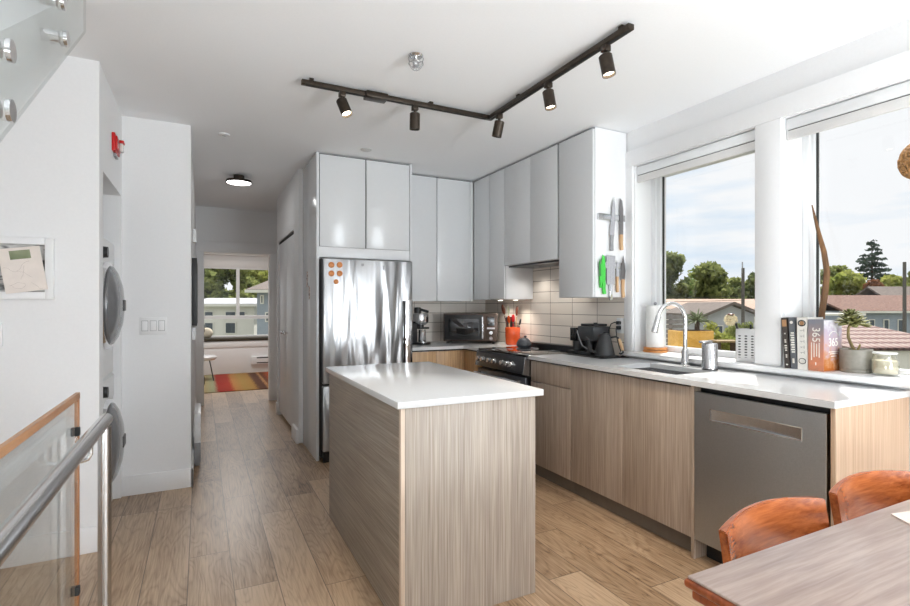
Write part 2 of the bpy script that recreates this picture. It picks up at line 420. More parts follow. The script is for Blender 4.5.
m = MB(); m.box(-1.5, -0.4, 11.1, 11.2, 0, H).box(1.7, 3.1, 11.1, 11.2, 0, H).box(-0.4, 1.7, 11.1, 11.2, 0, 0.66).box(-0.4, 1.7, 11.1, 11.2, 2.07, H)
struct('wall_bedroom_end', m, M['wall'])
# tiled splashbacks
m = MB(); m.box(2.832, 2.84, 2.825, 4.92, 0.914, 1.66)
struct('wall_right_tiles', m, M['tile_r'])
struct('wall_back_tiles', MB().box(1.70, 2.832, 4.912, 4.92, 0.914, 1.36), M['tile_b'])
# baseboards
BH = 0.134
struct('baseboard_left', MB().box(-2.2, -0.466, 3.221, 3.235, 0, BH, 0.003), M['trim'])
struct('baseboard_laundry', MB().box(-0.48, -0.051, 4.076, 4.09, 0, BH, 0.003).box(-0.065, -0.051, 4.076, 7.25, 0, BH, 0.003), M['trim'])
struct('baseboard_hall_right', MB().box(0.795, 0.82, 4.90, 5.19, 0, BH, 0.003).box(0.806, 0.82, 6.345, 6.46, 0, BH, 0.003).box(0.936, 0.95, 6.45, 7.33, 0, BH, 0.003), M['trim'])
# doorway casing at the end of the hall
m = MB(); m.box(-0.07, 0.023, 7.33, 7.35, 0, 2.003, 0.003).box(0.845, 0.938, 7.33, 7.35, 0, 2.003, 0.003).box(-0.064, 0.949, 7.328, 7.35, 2.003, 2.13, 0.003)
m.box(0.023, 0.035, 7.34, 7.45, 0, 2.003).box(0.833, 0.845, 7.34, 7.45, 0, 2.003).box(0.035, 0.833, 7.34, 7.45, 1.99, 2.003)
struct('trim_1', m, M['trim'])
m = MB()
for z in (0.32, 1.0, 1.72): m.box(0.0345, 0.042, 7.352, 7.375, z - 0.05, z + 0.05)
hg = m.build('door_hinges', M['matte'], None); hg['kind'] = 'structure'; hg.name = 'trim_hinges'
# window casings, sill
m = MB(); m.box(2.82, 2.84, 0.30, 2.823, 2.315, 2.43, 0.003)
struct('trim_2', m, M['trim'])
m = MB(); m.box(2.82, 2.84, 2.742, 2.823, 0.96, 2.314, 0.003).box(2.82, 2.84, 1.678, 1.824, 0.96, 2.314, 0.003).box(2.82, 2.84, 0.36, 0.443, 0.96, 2.314, 0.003)
struct('trim_3', m, M['trim'])
m = MB(); m.box(2.8385, 3.03, 1.832, 2.733, 0.929, 0.958).box(2.8385, 3.03, 0.452, 1.670, 0.929, 0.958)
m.box(2.765, 2.838, 0.34, 2.80, 0.929, 0.958, 0.004)
struct('trim_4', m, M['trim'])
def window(n, y0, y1):
    r = sroot('window_%d' % n, (3.05, (y0 + y1) / 2, 0.93))
    f = 0.068 if n == 1 else 0.052; m = MB()
    m.box(3.02, 3.085, y0, y0 + f, 0.93, 2.31, 0.004).box(3.02, 3.085, y1 - f, y1, 0.93, 2.31, 0.004)
    m.box(3.031, 3.085, y0 + f, y1 - f, 0.93, 0.93 + f, 0.004).box(3.02, 3.085, y0 + f, y1 - f, 2.31 - f, 2.31, 0.004)
    m.box(3.005, 3.03, y1 - 0.035, y1, 0.958, 2.31, 0.003).box(3.005, 3.03, y0, y0 + 0.035, 0.958, 2.31, 0.003)
    m.build('window_frame', M['vinyl'], r)
    g = MB(); a, b, c, d = y0 + f, y1 - f, 0.93 + f, 2.31 - f; t = 0.007
    g.box(3.044, 3.058, a, a + t, c, d).box(3.044, 3.058, b - t, b, c, d)
    g.build('gasket', M['gasket'], r)
    MB().box(3.048, 3.054, a + t, b - t, c, d).build('window_pane', M['glass'], r)
window(1, 1.83, 2.735); window(2, 0.45, 1.672)
# big garden door behind the camera, closing the room
r = sroot('window_3', (0.9, -2.8, 0))
m = MB()
for x in (-0.85, 0.86, 2.58): m.box(x, x + 0.07, -2.83, -2.77, 0, 2.38, 0.004)
m.box(-0.78, 2.58, -2.83, -2.77, 0, 0.09).box(-0.78, 2.58, -2.83, -2.77, 2.31, 2.38)
m.build('window_frame', M['vinyl'], r)
MB().box(-0.78, 0.86, -2.803, -2.797, 0.09, 2.31).box(0.93, 2.58, -2.803, -2.797, 0.09, 2.31).build('window_pane', M['glass'], r)
# bedroom window
r = sroot('window_4', (0.6, 11.1, 0.66)); m = MB(); f = 0.07
m.box(-0.4, -0.4 + f, 11.08, 11.15, 0.66, 2.07).box(1.7 - f, 1.7, 11.08, 11.15, 0.66, 2.07)
m.box(-0.4, 1.7, 11.08, 11.15, 0.66, 0.70).box(-0.4, 1.7, 11.08, 11.15, 2.03, 2.07)
m.box(-0.4, 1.7, 11.08, 11.15, 1.03, 1.10).box(0.635, 0.695, 11.08, 11.15, 1.10, 2.03)
m.build('window_frame', M['vinyl'], r)
MB().box(-0.33, 1.63, 11.11, 11.116, 0.70, 2.03).build('window_pane', M['glass'], r)
m = MB(); m.box(-0.5, 1.8, 11.06, 11.1, 2.07, 2.2, 0.004).box(-0.5, 1.8, 11.0, 11.08, 2.30, 2.36, 0.004)
struct('trim_5', m, M['trim'])

# ------------------------------------------------------------------ roller blinds
def blind(y0, y1, label):
    t = thing('roller_blind', label, 'blind', (2.89, (y0 + y1) / 2, 2.19), 'white roller blinds over the sink windows')
    MB().box(2.848, 2.93, y0, y1, 2.246, 2.304, 0.004).build('cassette', M['vinyl'], t)
    MB().box(2.86, 2.87, y0 + 0.004, y1 - 0.004, 2.236, 2.248).build('shadow_gap', M['dark'], t)
    MB().box(2.853, 2.868, y0 + 0.002, y1 - 0.002, 2.19, 2.241, 0.003).build('hem_bar', plain('blind_fabric', (0.74, 0.73, 0.72), 0.8, var=0.02, scale=200), t)
blind(1.835, 2.730, 'white roller blind rolled up above the window behind the faucet')
blind(0.455, 1.667, 'white roller blind rolled up above the window behind books and potted succulent')

# ------------------------------------------------------------------ closet doors in the hall
for nm, y0, y1, ky, lab in (('bifold_door', 5.205, 5.765, 5.68, 'white bifold closet door panel nearer the fridge in the hallway'),
                            ('bifold_door', 5.770, 6.325, 5.87, 'white bifold closet door panel at the far end of hallway closet')):
    d = MB().box(0.832, 0.862, y0, y1, 0.045, 2.015, 0.004).build(nm, M['carcass'])
    props(d, lab, 'closet door', 'bifold closet doors in the hallway')
    MB().cyl((0.832, ky, 1.0), (0.805, ky, 1.0), 0.009, n=12).sphere((0.798, ky, 1.0), 0.018, n=14).build('knob', M['chrome'], d)
tk = MB().box(0.830, 0.87, 5.205, 6.325, 2.018, 2.042).build('closet_door_track', M['dark']); tk['kind'] = 'structure'; tk.name = 'trim_6'
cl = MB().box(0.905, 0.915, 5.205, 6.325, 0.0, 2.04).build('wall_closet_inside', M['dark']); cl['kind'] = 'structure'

# ================================================================== KITCHEN CABINETS
# ---- island
t = thing('kitchen_island', 'greige wood grain kitchen island cabinet standing in the middle of the floor', 'island', (1.02, 2.51, 0))
MB().box(0.722, 1.347, 1.884, 1.906, 0.0, 0.885, 0.0015).build('end_panel', M['lam_i'], t)
MB().box(0.703, 0.7215, 1.884, 1.906, 0.0, 0.885, 0.0015).build('corner_strip', laminate('corner_strip_laminate', 'z', srgb(186, 166, 146), srgb(214, 194, 174)), t)
MB().box(0.704, 0.722, 1.9065, 3.135, 0.0, 0.885, 0.0015).build('side_panel', M['lam_h'], t)
MB().box(0.724, 1.318, 1.908, 3.115, 0.10, 0.884).build('carcass', M['carcass'], t)
MB().box(0.724, 1.347, 3.116, 3.135, 0.0, 0.885, 0.0015).build('end_panel', M['lam_i'], t)
MB().box(0.74, 1.27, 1.91, 3.11, 0.0, 0.0995).build('kickboard', M['kick'], t)
for i in range(3):
    y0 = 1.912 + i * 0.401
    d = MB().box(1.3185, 1.337, y0, y0 + 0.398, 0.105, 0.878, 0.001).build('door', M['lam_v'], t)
    MB().box(1.320, 1.345, y0 + 0.15, y0 + 0.25, 0.8785, 0.8805).build('pull', M['steel'], d)
o = MB().box(0.686, 1.384, 1.872, 3.165, 0.886, 0.914, 0.002).build('island_countertop', M['quartz'])
props(o, 'glossy white quartz worktop lying on the kitchen island', 'worktop')
# ---- right run of base units
def base_unit(name, label, y0, y1, parts, grp='wood grain base cabinets along the right wall'):
    t = thing(name, label, 'cabinet', (2.54, (y0 + y1) / 2, 0), grp)
    MB().box(2.276, 2.82, y0 + 0.001, y1 - 0.001, 0.10, 0.882 if name != 'sink_cabinet' else 0.70).build('carcass', M['dark'], t)
    MB().box(2.30, 2.318, y0, y1, 0.0, 0.0995).build('kickboard', M['kick'], t)
    for kind, a, b, z0, z1, p in parts:
        d = MB().box(2.255, 2.275, a, b, z0, z1, 0.001).build(kind, M['lam_v'], t)
        if p: MB().box(2.248, 2.272, p[0], p[1], z1 + 0.0005, z1 + 0.0035).build('pull', M['steel'], d)
    return t
base_unit('base_cabinet', 'wood grain base cabinet with one drawer standing beside the range', 2.746, 3.213,
          [('drawer', 2.748, 3.212, 0.722, 0.872, (2.78, 2.95)), ('door', 2.748, 3.212, 0.10, 0.717, (3.10, 3.208))])
base_unit('sink_cabinet', 'wide wood grain double door cabinet under the sink', 1.791, 2.744,
          [('door', 2.270, 2.743, 0.10, 0.872, (2.32, 2.42)), ('door', 1.792, 2.267, 0.10, 0.872, (2.13, 2.23))])
o = MB().box(2.247, 2.82, 1.770, 1.789, 0.0, 0.883, 0.001).build('cabinet_side_panel', M['lam_v'])
props(o, 'narrow wood grain panel between sink cabinet and dishwasher', 'panel')
o = MB().box(2.247, 2.835, 1.124, 1.143, 0.0, 0.883, 0.001).build('cabinet_end_panel', laminate('end_panel_laminate', 'z', srgb(176, 146, 118), srgb(206, 178, 152)))
props(o, 'warm wood grain end panel right of the dishwasher', 'panel')
# ---- countertop with the sink cut-out
SX0, SX1, SY0, SY1 = 2.335, 2.66, 1.95, 2.43
m = MB(); Z0, Z1 = 0.884, 0.912
m.box(2.235, SX0, 1.122, 3.217, Z0, Z1).box(SX1, 2.838, 1.122, 3.217, Z0, Z1).box(SX0, SX1, 1.122, SY0, Z0, Z1).box(SX0, SX1, SY1, 3.217, Z0, Z1)
o = m.build('sink_countertop', M['quartz']); props(o, 'long white quartz worktop under the windows holding the sink', 'worktop')
m = MB(); m.box(2.235, 2.830, 3.985, 4.29, Z0, Z1).box(1.70, 2.830, 4.29, 4.911, Z0, Z1)
o = m.build('corner_countertop', M['quartz']); props(o, 'white quartz worktop in the back corner carrying the toaster oven', 'worktop')
# ---- back run base units
t = thing('corner_cabinet', 'warm wood grain base cabinet in the corner between fridge and range', 'cabinet', (2.0, 4.6, 0))
MB().box(1.705, 2.29, 4.331, 4.90, 0.10, 0.883).build('carcass', M['dark'], t)
MB().box(2.275, 2.82, 3.988, 4.33, 0.0, 0.883).build('blind_corner', M['dark'], t)
MB().box(1.705, 2.255, 4.36, 4.38, 0.0, 0.0995).build('kickboard', M['kick'], t)
for a, b, pa, pb in ((1.707, 1.955, 1.78, 1.88), (1.958, 2.215, 1.985, 2.085)):
    d = MB().box(a, b, 4.31, 4.33, 0.10, 0.868, 0.001).build('door', M['lam_b'], t)
    MB().box(pa, pb, 4.302, 4.33, 0.8685, 0.8715).build('pull', M['steel'], d)
MB().box(2.217, 2.255, 4.31, 4.33, 0.10, 0.868, 0.001).build('filler', M['lam_b'], t)
MB().box(2.256, 2.274, 3.99, 4.33, 0.10, 0.868, 0.001).build('filler', M['lam_b'], t)

# ---- upper cabinets
def upper(name, label, axis, a0, a1, f, back, z0, z1, doors, grp, filler=None):
    """axis 'y': runs along the right wall, front at x=f; axis 'x': along the back wall, front at y=f"""
    loc = ((f + back) / 2, (a0 + a1) / 2, z0) if axis == 'y' else ((a0 + a1) / 2, (f + back) / 2, z0)
    t = thing(name, label, 'cabinet', loc, grp)
    def bx(m, a, b, c, d, e, g, bv=0.0):
        return m.box(c, d, a, b, e, g, bv) if axis == 'y' else m.box(a, b, c, d, e, g, bv)
    bx(MB(), a0, a1, f + 0.021, back, z0, z1 + 0.012, 0.001).build('carcass', M['carcass'], t)
    bx(MB(), a0 + 0.004, a1 - 0.004, f + 0.018, f + 0.0205, z0 + 0.002, z1 + 0.01).build('shadow_gap', M['dark'], t)
    for i, (p, q) in enumerate(doors):
        bx(MB(), p + 0.0018, q - 0.0018, f, f + 0.0175, z0 + 0.001, z1, 0.001).build('door', M['gloss'], t)
    if filler: bx(MB(), filler[0], filler[1], f + 0.004, f + 0.0175, z0, z1, 0.001).build('filler_strip', M['gloss'], t)
    return t
GU = 'gloss white wall cabinets around the kitchen corner'
upper('wall_cabinet', 'tall white wall cabinet beside window with knives on its side', 'y', 2.809, 3.215, 2.508, 2.831, 1.355, 2.562, [(2.809, 3.195)], GU)
upper('wall_cabinet', 'short white wall cabinet with two doors above the range', 'y', 3.217, 3.998, 2.508, 2.831, 1.662, 2.562, [(3.217, 3.587), (3.587, 3.998)], GU)
upper('wall_cabinet', 'white wall cabinet in the corner above the orange utensil crock', 'y', 4.0, 4.588, 2.508, 2.831, 1.355, 2.562, [(4.0, 4.273), (4.279, 4.558)], GU, (4.559, 4.588))
upper('wall_cabinet', 'white wall cabinet with two doors above the toaster oven', 'x', 1.712, 2.50, 4.59, 4.911, 1.338, 2.562, [(1.712, 2.093), (2.097, 2.465)], GU, (2.467, 2.507))
upper('wall_cabinet', 'wide white two door cabinet directly above the fridge', 'x', 0.882, 1.690, 4.30, 4.915, 1.79, 2.562, [(0.886, 1.2805), (1.2875, 1.688)], GU)
o = MB().box(0.882, 1.69, 4.302, 4.32, 1.70, 1.788, 0.001).build('filler_board', M['carcass']); props(o, 'narrow white filler board between fridge top and cabinet doors', 'filler')
o = MB().box(0.858, 0.880, 4.29, 4.918, 0.0, 2.574, 0.001).build('fridge_side_panel', M['gloss']); props(o, 'tall gloss white side panel on the hallway side of the fridge', 'panel')
o = MB().box(1.690, 1.708, 4.29, 4.909, 0.913, 2.574, 0.001).build('fridge_side_panel', M['gloss']); props(o, 'white side panel right of the fridge by the coffee machine', 'panel')
# under-cabinet puck lights over the crock
for y, lab in ((4.10, 'small round light under the corner cabinet, nearer the range'), (4.38, 'small round light under the corner cabinet, nearer the corner')):
    t = thing('puck_light', lab, 'light', (2.70, y, 1.345), 'puck lights under the corner cabinet')
    MB().cyl((2.70, y, 1.3545), (2.70, y, 1.346), 0.03).build('housing', M['white'], t)
    MB().cyl((2.70, y, 1.3458), (2.70, y, 1.3435), 0.023).build('lens', M['undercab'], t)
    pl = bpy.data.lights.new('puck_lamp', 'SPOT'); pl.energy = 6; pl.spot_size = math.radians(130); pl.spot_blend = 0.8; pl.color = (1, 0.94, 0.84); pl.shadow_soft_size = 0.022
    po = bpy.data.objects.new('puck_lamp', pl); COL.objects.link(po); po.location = (2.70, y, 1.342); look(po, (0, 0, -1))

# ---- slim hood insert under the short cabinet; two added fill lamps brighten the tiles
t = thing('range_hood', 'slim dark hood insert under the short cabinet above the range', 'hood', (2.68, 3.6, 1.645))
MB().box(2.55, 2.825, 3.235, 3.985, 1.645, 1.6612, 0.002).build('housing', M['dsteel'], t)
for y in (3.42, 3.80):
    MB().cyl((2.73, y, 1.6448), (2.73, y, 1.6425), 0.024).build('added_lens', M['white'], t)
    pl = bpy.data.lights.new('hood_fill', 'SPOT'); pl.energy = 5; pl.spot_size = math.radians(140); pl.spot_blend = 0.9; pl.color = (1, 0.96, 0.9); pl.shadow_soft_size = 0.022
    po = bpy.data.objects.new('hood_fill', pl); COL.objects.link(po); po.location = (2.70, y, 1.638); look(po, (-0.15, 0, -1))

# ================================================================== APPLIANCES
# ---- fridge
t = thing('refrigerator', 'tall stainless steel refrigerator with bottom freezer drawer', 'refrigerator', (1.28, 4.5, 0))
MB().box(0.890, 1.682, 4.255, 4.88, 0.03, 1.685, 0.003).build('cabinet_body', M['matte'], t)
d = MB().box(0.892, 1.682, 4.205, 4.252, 0.645, 1.687, 0.012, 3).build('upper_door', M['fridge'], t)
MB().box(0.8895, 0.8918, 4.212, 4.252, 0.66, 1.675).build('door_edge', M['matte'], d)
MB().box(1.585, 1.612, 4.198, 4.2065, 0.70, 1.335, 0.003).build('handle_recess', M['bglass'], d)
MB().box(1.614, 1.678, 4.200, 4.2055, 0.68, 1.345, 0.002).build('handle', M['chrome'], d)
MB().box(1.215, 1.238, 4.2025, 4.2052, 1.628, 1.650, 0.0008).build('badge', M['grey'], d)
MB().box(1.405, 1.418, 4.2025, 4.2052, 1.600, 1.640, 0.0008).build('badge', M['grey'], d)
d = MB().box(0.892, 1.682, 4.205, 4.252, 0.09, 0.632, 0.012, 3).build('freezer_drawer', M['fridge'], t)
MB().box(0.8895, 0.8918, 4.212, 4.252, 0.10, 0.62).build('drawer_edge', M['matte'], d)
MB().box(0.90, 1.67, 4.215, 4.25, 0.0, 0.085).build('toe_grille', M['black'], t)
proto = None
for i, (x, z, lab) in enumerate(((0.962, 1.629, 'upper left of five'), (1.030, 1.632, 'upper right of five'), (0.962, 1.558, 'middle left of five'), (1.030, 1.560, 'middle right of five'), (1.001, 1.492, 'lowest of five'))):
    if proto is None:
        proto = MB().lathe([(0, 0), (0.023, 0), (0.025, 0.002), (0.024, 0.005), (0.018, 0.0065), (0, 0.006)], (x, 4.2045, z), 24, Matrix.Rotation(PI / 2, 4, 'X')).build('fridge_magnet', M['orange_m']); o = proto
        zoff = proto.location.z - z
    else:
        o = proto.copy(); COL.objects.link(o); o.location = (x, proto.location.y, z + zoff)
    if i == 4: o.scale = (0.85, 1, 0.85); o.location.z += 0.003
    props(o, 'round %s wooden magnet, %s on the fridge door' % ('tan' if i == 4 else 'orange', lab), 'magnet', 'round magnets on the fridge door')
# photo strips and stickers on the fridge sides
def sticker(name, label, cat, x, y0, y1, z0, z1, mat, g=None):
    o = MB().box(x - 0.0015, x, y0, y1, z0, z1).build(name, mat); return props(o, label, cat, g)
pm = NT('photo_strip_print'); X, Y, Z = pm.xyz(pm.world())
pm.col(pm.ramp(pm.noise(pm.comb(pm.math('MULTIPLY', Y, 0.5), 0.0, Z), 42, 2), [(0.36, (0.03, 0.03, 0.03)), (0.45, srgb(120, 70, 56)), (0.52, srgb(200, 178, 160)), (0.60, srgb(90, 100, 84)), (0.68, srgb(220, 215, 208))])); pm.p(Roughness=0.4)
sticker('photo_strip', 'narrow strip of small photos stuck beside the fridge, upper one', 'photo', 0.8575, 4.66, 4.73, 1.46, 1.60, pm.m, 'photo strips on the white fridge panel')
sticker('photo_strip', 'narrow strip of small photos stuck beside the fridge, lower one', 'photo', 0.8575, 4.56, 4.63, 1.35, 1.47, pm.m, 'photo strips on the white fridge panel')
# ---- range
t = thing('kitchen_range', 'black stainless slide-in range between the worktops', 'range', (2.5, 3.6, 0))
MB().box(2.262, 2.825, 3.226, 3.974, 0.06, 0.897, 0.002).build('body', M['matte'], t)
MB().box(2.225, 2.74, 3.219, 3.981, 0.8985, 0.914, 0.004).build('cooktop', M['bglass'], t)
MB().box(2.742, 2.828, 3.224, 3.976, 0.8985, 0.955, 0.006).build('back_guard', M['dsteel'], t)
MB().prism([(2.192, 0.77), (2.262, 0.752), (2.262, 0.897), (2.212, 0.897), (2.206, 0.89)], 'y', 3.228, 3.972, 0.002).build('control_panel', M['dsteel'], t)
for y in (3.222, 3.9725):
    MB().prism([(2.188, 0.768), (2.262, 0.75), (2.262, 0.8975), (2.208, 0.8975)], 'y', y, y + 0.0055).build('end_cap', M['steel'], t)
for y in (3.90, 3.83, 3.72, 3.64, 3.51, 3.43, 3.37):
    c = Vector((2.199, y, 0.828)); nrm = Vector((-1, 0, 0.12)).normalized()
    k = MB().cyl(c, c + nrm * 0.012, 0.026, 0.025).cyl(c + nrm * 0.012, c + nrm * 0.036, 0.0215, 0.019).build('knob', M['steel'], t)
d = MB().box(2.215, 2.2605, 3.228, 3.972, 0.19, 0.742, 0.004).build('oven_door', M['dsteel'], t)
MB().box(2.2125, 2.2155, 3.32, 3.88, 0.30, 0.60, 0.001).build('door_window', M['bglass'], d)
m = MB().tube([(2.166, 3.255, 0.705), (2.166, 3.945, 0.705)], 0.012, 14)
for y in (3.275, 3.925): m.box(2.164, 2.216, y - 0.010, y + 0.010, 0.693, 0.717, 0.003)
m.build('handle', M['steel'], d)
MB().box(2.22, 2.2605, 3.228, 3.972, 0.07, 0.18, 0.004).build('drawer', M['dsteel'], t)
MB().box(2.29, 2.5, 3.24, 3.96, 0.0, 0.0595).build('foot_base', M['black'], t)
for (x, y, rr) in ((2.36, 3.42, 0.10), (2.36, 3.78, 0.085), (2.60, 3.42, 0.075), (2.60, 3.76, 0.10)):
    pts = [(x + rr * math.cos(a * PI / 24), y + rr * math.sin(a * PI / 24), 0.9142) for a in range(48)]
    MB().tube(pts, 0.0008, 4, True).build('burner_ring', M['grey'], t)
# ---- dishwasher
t = thing('dishwasher', 'stainless steel dishwasher with pocket handle under the worktop end', 'dishwasher', (2.5, 1.46, 0))
m = MB(); y0, y1 = 1.158, 1.766; hy0, hy1, hz0, hz1 = 1.252, 1.676, 0.728, 0.778
m.box(2.245, 2.268, y0, y1, 0.105, hz0, 0).box(2.245, 2.268, y0, y1, hz1, 0.855).box(2.245, 2.268, y0, hy0, hz0, hz1).box(2.245, 2.268, hy1, y1, hz0, hz1)
d = m.build('door', M['dw'], t, smooth=0)
yy0, yy1 = hy0 + 0.0006, hy1 - 0.0006
pts = [(2.2478 + 0.019 * math.sin(PI * k / 20) ** 0.8, yy0 + (yy1 - yy0) * k / 20) for k in range(21)] + [(2.29, yy1), (2.29, yy0)]
MB().prism(pts, 'z', hz0 + 0.0005, hz1 - 0.0005).build('handle_pocket', M['steel'], d)
fr = MB(); e = 0.004
fr.box(2.2435, 2.247, hy0 - e, hy1 + e, hz1, hz1 + e).box(2.2435, 2.247, hy0 - e, hy1 + e, hz0 - e, hz0).box(2.2435, 2.247, hy0 - e, hy0, hz0, hz1).box(2.2435, 2.247, hy1, hy1 + e, hz0, hz1)
fr.build('handle_rim', M['chrome'], d)
MB().box(2.2440, 2.2675, 1.1555, 1.1578, 0.105, 0.855).build('door_edge', M['chrome'], d)
MB().box(2.292, 2.80, 1.160, 1.764, 0.105, 0.872).build('tub', M['black'], t)
MB().box(2.33, 2.80, 1.165, 1.76, 0.0, 0.1045).build('toe_kick', M['black'], t)
# ---- toaster oven
t = thing('toaster_oven', 'bronze and black toaster oven standing in the worktop corner', 'toaster oven', (2.49, 4.60, 0.9125))
x0, x1, yf, yb, z0, z1 = 2.22, 2.76, 4.435, 4.765, 0.938, 1.215
t.rotation_euler = (0, 0, math.radians(-33))
mbz = plain('dark_bronze_steel', srgb(92, 78, 70), 0.3, 0.85, 0.08)
MB().box(x0, x1, yf, yb, z0, z1, 0.006).build('body', mbz, t)
d = MB().box(x0 + 0.012, x0 + 0.40, yf - 0.012, yf - 0.0005, z0 + 0.015, z1 - 0.012, 0.004).build('door', M['black'], t)
MB().box(x0 + 0.055, x0 + 0.355, yf - 0.0145, yf - 0.0122, z0 + 0.05, z1 - 0.05, 0.001).build('door_glass', M['bglass'], d)
m = MB().box(x0 + 0.386, x0 + 0.402, yf - 0.038, yf - 0.026, z0 + 0.03, z1 - 0.03, 0.004)
for z in (z0 + 0.05, z1 - 0.05): m.box(x0 + 0.388, x0 + 0.40, yf - 0.03, yf - 0.0125, z - 0.006, z + 0.006)
m.build('door_handle', M['steel'], d)
p = MB().box(x0 + 0.42, x1 - 0.008, yf - 0.008, yf - 0.0005, z0 + 0.015, z1 - 0.012, 0.003).build('control_panel', mbz, t)
MB().box(x0 + 0.442, x1 - 0.03, yf - 0.0095, yf - 0.0082, z1 - 0.12, z1 - 0.035).build('display', M['bglass'], p)
MB().box(x0 + 0.438, x1 - 0.025, yf - 0.011, yf - 0.0082, z1 - 0.155, z1 - 0.138, 0.001).build('button_strip', M['white'], p)
for z in (z1 - 0.19, z1 - 0.245):
    MB().cyl(((x0 + x1) / 2 + 0.207, yf - 0.0082, z), ((x0 + x1) / 2 + 0.207, yf - 0.026, z), 0.021, 0.018).build('knob', M['chrome'], p)
for x in (x0 + 0.04, x1 - 0.04):
    for y in (yf + 0.03, yb - 0.03): MB().cyl((x, y, 0.9125), (x, y, 0.938), 0.014).build('foot', M['black'], t)
# ---- espresso machine by the fridge
t = thing('espresso_machine', 'small black and steel espresso machine beside the fridge', 'coffee machine', (1.93, 4.66, 0.912))
MB().box(1.80, 1.90, 4.62, 4.80, 0.912, 1.12, 0.008).build('tower', M['black'], t)
MB().lathe([(0, 0), (0.085, 0), (0.088, 0.006), (0.085, 0.022), (0, 0.022)], (1.955, 4.64, 0.912), 32).build('drip_base', M['black'], t)
MB().cyl((1.955, 4.64, 0.9345), (1.955, 4.64, 0.938), 0.068).build('drip_tray', M['steel'], t)
MB().lathe([(0, 0), (0.055, 0), (0.078, 0.02), (0.082, 0.03), (0.082, 0.10), (0.075, 0.112), (0, 0.115)], (1.945, 4.66, 1.105), 32).build('brew_head', M['steel'], t)
MB().cyl((1.945, 4.66, 1.062), (1.945, 4.66, 1.104), 0.036).box(1.96, 2.03, 4.63, 4.652, 1.062, 1.082, 0.005).build('portafilter', M['black'], t)
MB().lathe([(0.036, 0), (0.038, 0.004), (0.034, 0.11), (0.036, 0.116), (0.032, 0.116), (0.030, 0.004), (0, 0.003), (0, 0)][::-1], (1.955, 4.64, 0.9385), 28).build('cup', M['chrome'], t)
MB().lathe([(0, 0), (0.034, 0), (0.036, 0.03), (0.03, 0.055), (0, 0.058)], (1.915, 4.66, 1.221), 24).build('hopper_lid', M['black'], t)
MB().cyl((1.925, 4.66, 1.262), (2.03, 4.66, 1.232), 0.013).build('lever', M['black'], t)
# ---- crock of utensils, slim canister, dome
CX, CY = 2.725, 4.19
o = MB().lathe([(0, 0), (0.058, 0), (0.066, 0.006), (0.073, 0.09), (0.074, 0.165), (0.071, 0.170), (0.067, 0.165), (0.064, 0.06), (0.055, 0.012), (0, 0.012)], (CX, CY, 0.9125), 40).build('utensil_crock', M['orange'])
props(o, 'glossy orange ceramic crock holding cooking utensils in the corner', 'crock')
def utensil(name, label, mat_h, mat_t, base, top, shape):
    t = thing(name, label, 'utensil', base, 'cooking utensils in the orange crock')
    b = Vector(base); e = Vector(top); d = (e - b).normalized(); q = b + (e - b) * 0.72
    MB().tube([b, b + (q - b) * .5, q], [0.006, 0.0055, 0.005], 10).build('handle', mat_h, t)
    rot = d.to_track_quat('Z', 'Y').to_matrix().to_4x4(); c = (q + e) / 2 + d * 0.008; L = (e - q).length / 2
    m = MB()
    if shape == 'spoon': tmp = (0.42, 0.30, 1.0)
    else: tmp = (0.46, 0.08, 1.0)
    tb = bmesh.new(); bmesh.ops.create_uvsphere(tb, u_segments=18, v_segments=12, radius=L)
    m._app(tb, Matrix.Translation(c) @ rot @ Matrix.Diagonal((*tmp, 1)))
    m.build('head', mat_t, t)
zz = 0.927
utensil('wooden_spoon', 'dark red-brown spoon leaning left out of the orange crock', M['darkwood'], M['darkwood'], (CX - .015, CY + .012, zz), (CX - 0.10, CY + 0.03, 1.30), 'spoon')
utensil('spatula', 'pale green-grey spatula standing upright in the orange crock', M['paleoak'], plain('sage_silicone', srgb(168, 172, 146), 0.5), (CX - .002, CY + .035, zz), (CX - 0.015, CY + 0.055, 1.285), 'flat')
utensil('wooden_spoon', 'large dark wooden spoon standing at the right of the orange crock', M['paleoak'], M['darkwood'], (CX + .025, CY - .004, zz), (CX + 0.045, CY - 0.012, 1.285), 'spoon')
utensil('spatula', 'short red spatula in the front of the orange crock', M['red'], M['red'], (CX - .012, CY - .03, zz), (CX - 0.025, CY - 0.048, 1.20), 'flat')
utensil('spatula', 'orange silicone spatula with wooden handle in the crock', M['paleoak'], M['orange'], (CX - .038, CY - .008, zz), (CX - 0.056, CY - 0.018, 1.19), 'flat')
utensil('ladle', 'black ladle leaning right out of the orange crock', M['black'], M['black'], (CX + .018, CY - .03, zz), (CX + 0.055, CY - 0.058, 1.16), 'spoon')
o = MB().lathe([(0, 0), (0.034, 0), (0.036, 0.004), (0.036, 0.25), (0.03, 0.268), (0, 0.27)], (2.775, 4.33, 0.9125), 28).build('canister', M['black'])
props(o, 'slim black canister between toaster oven and orange crock', 'canister')
t = thing('lidded_pot', 'small dark grey dome shaped pot on the back of the range', 'pot', (2.64, 3.87, 0.9145))
dg = plain('dark_grey_enamel', srgb(70, 74, 80), 0.3, 0.0, 0.06, coat=0.3)
MB().lathe([(0, 0), (0.056, 0), (0.066, 0.010), (0.069, 0.022), (0, 0.022)], (2.64, 3.87, 0.9145), 36).build('base', dg, t)
MB().lathe([(0.069, 0.0), (0.066, 0.018), (0.056, 0.038), (0.038, 0.056), (0.014, 0.065), (0, 0.066)], (2.64, 3.87, 0.9372), 36).lathe([(0, 0), (0.010, 0), (0.014, 0.010), (0.010, 0.017), (0, 0.018)], (2.655, 3.87, 1.0025), 18).build('lid', dg, t)

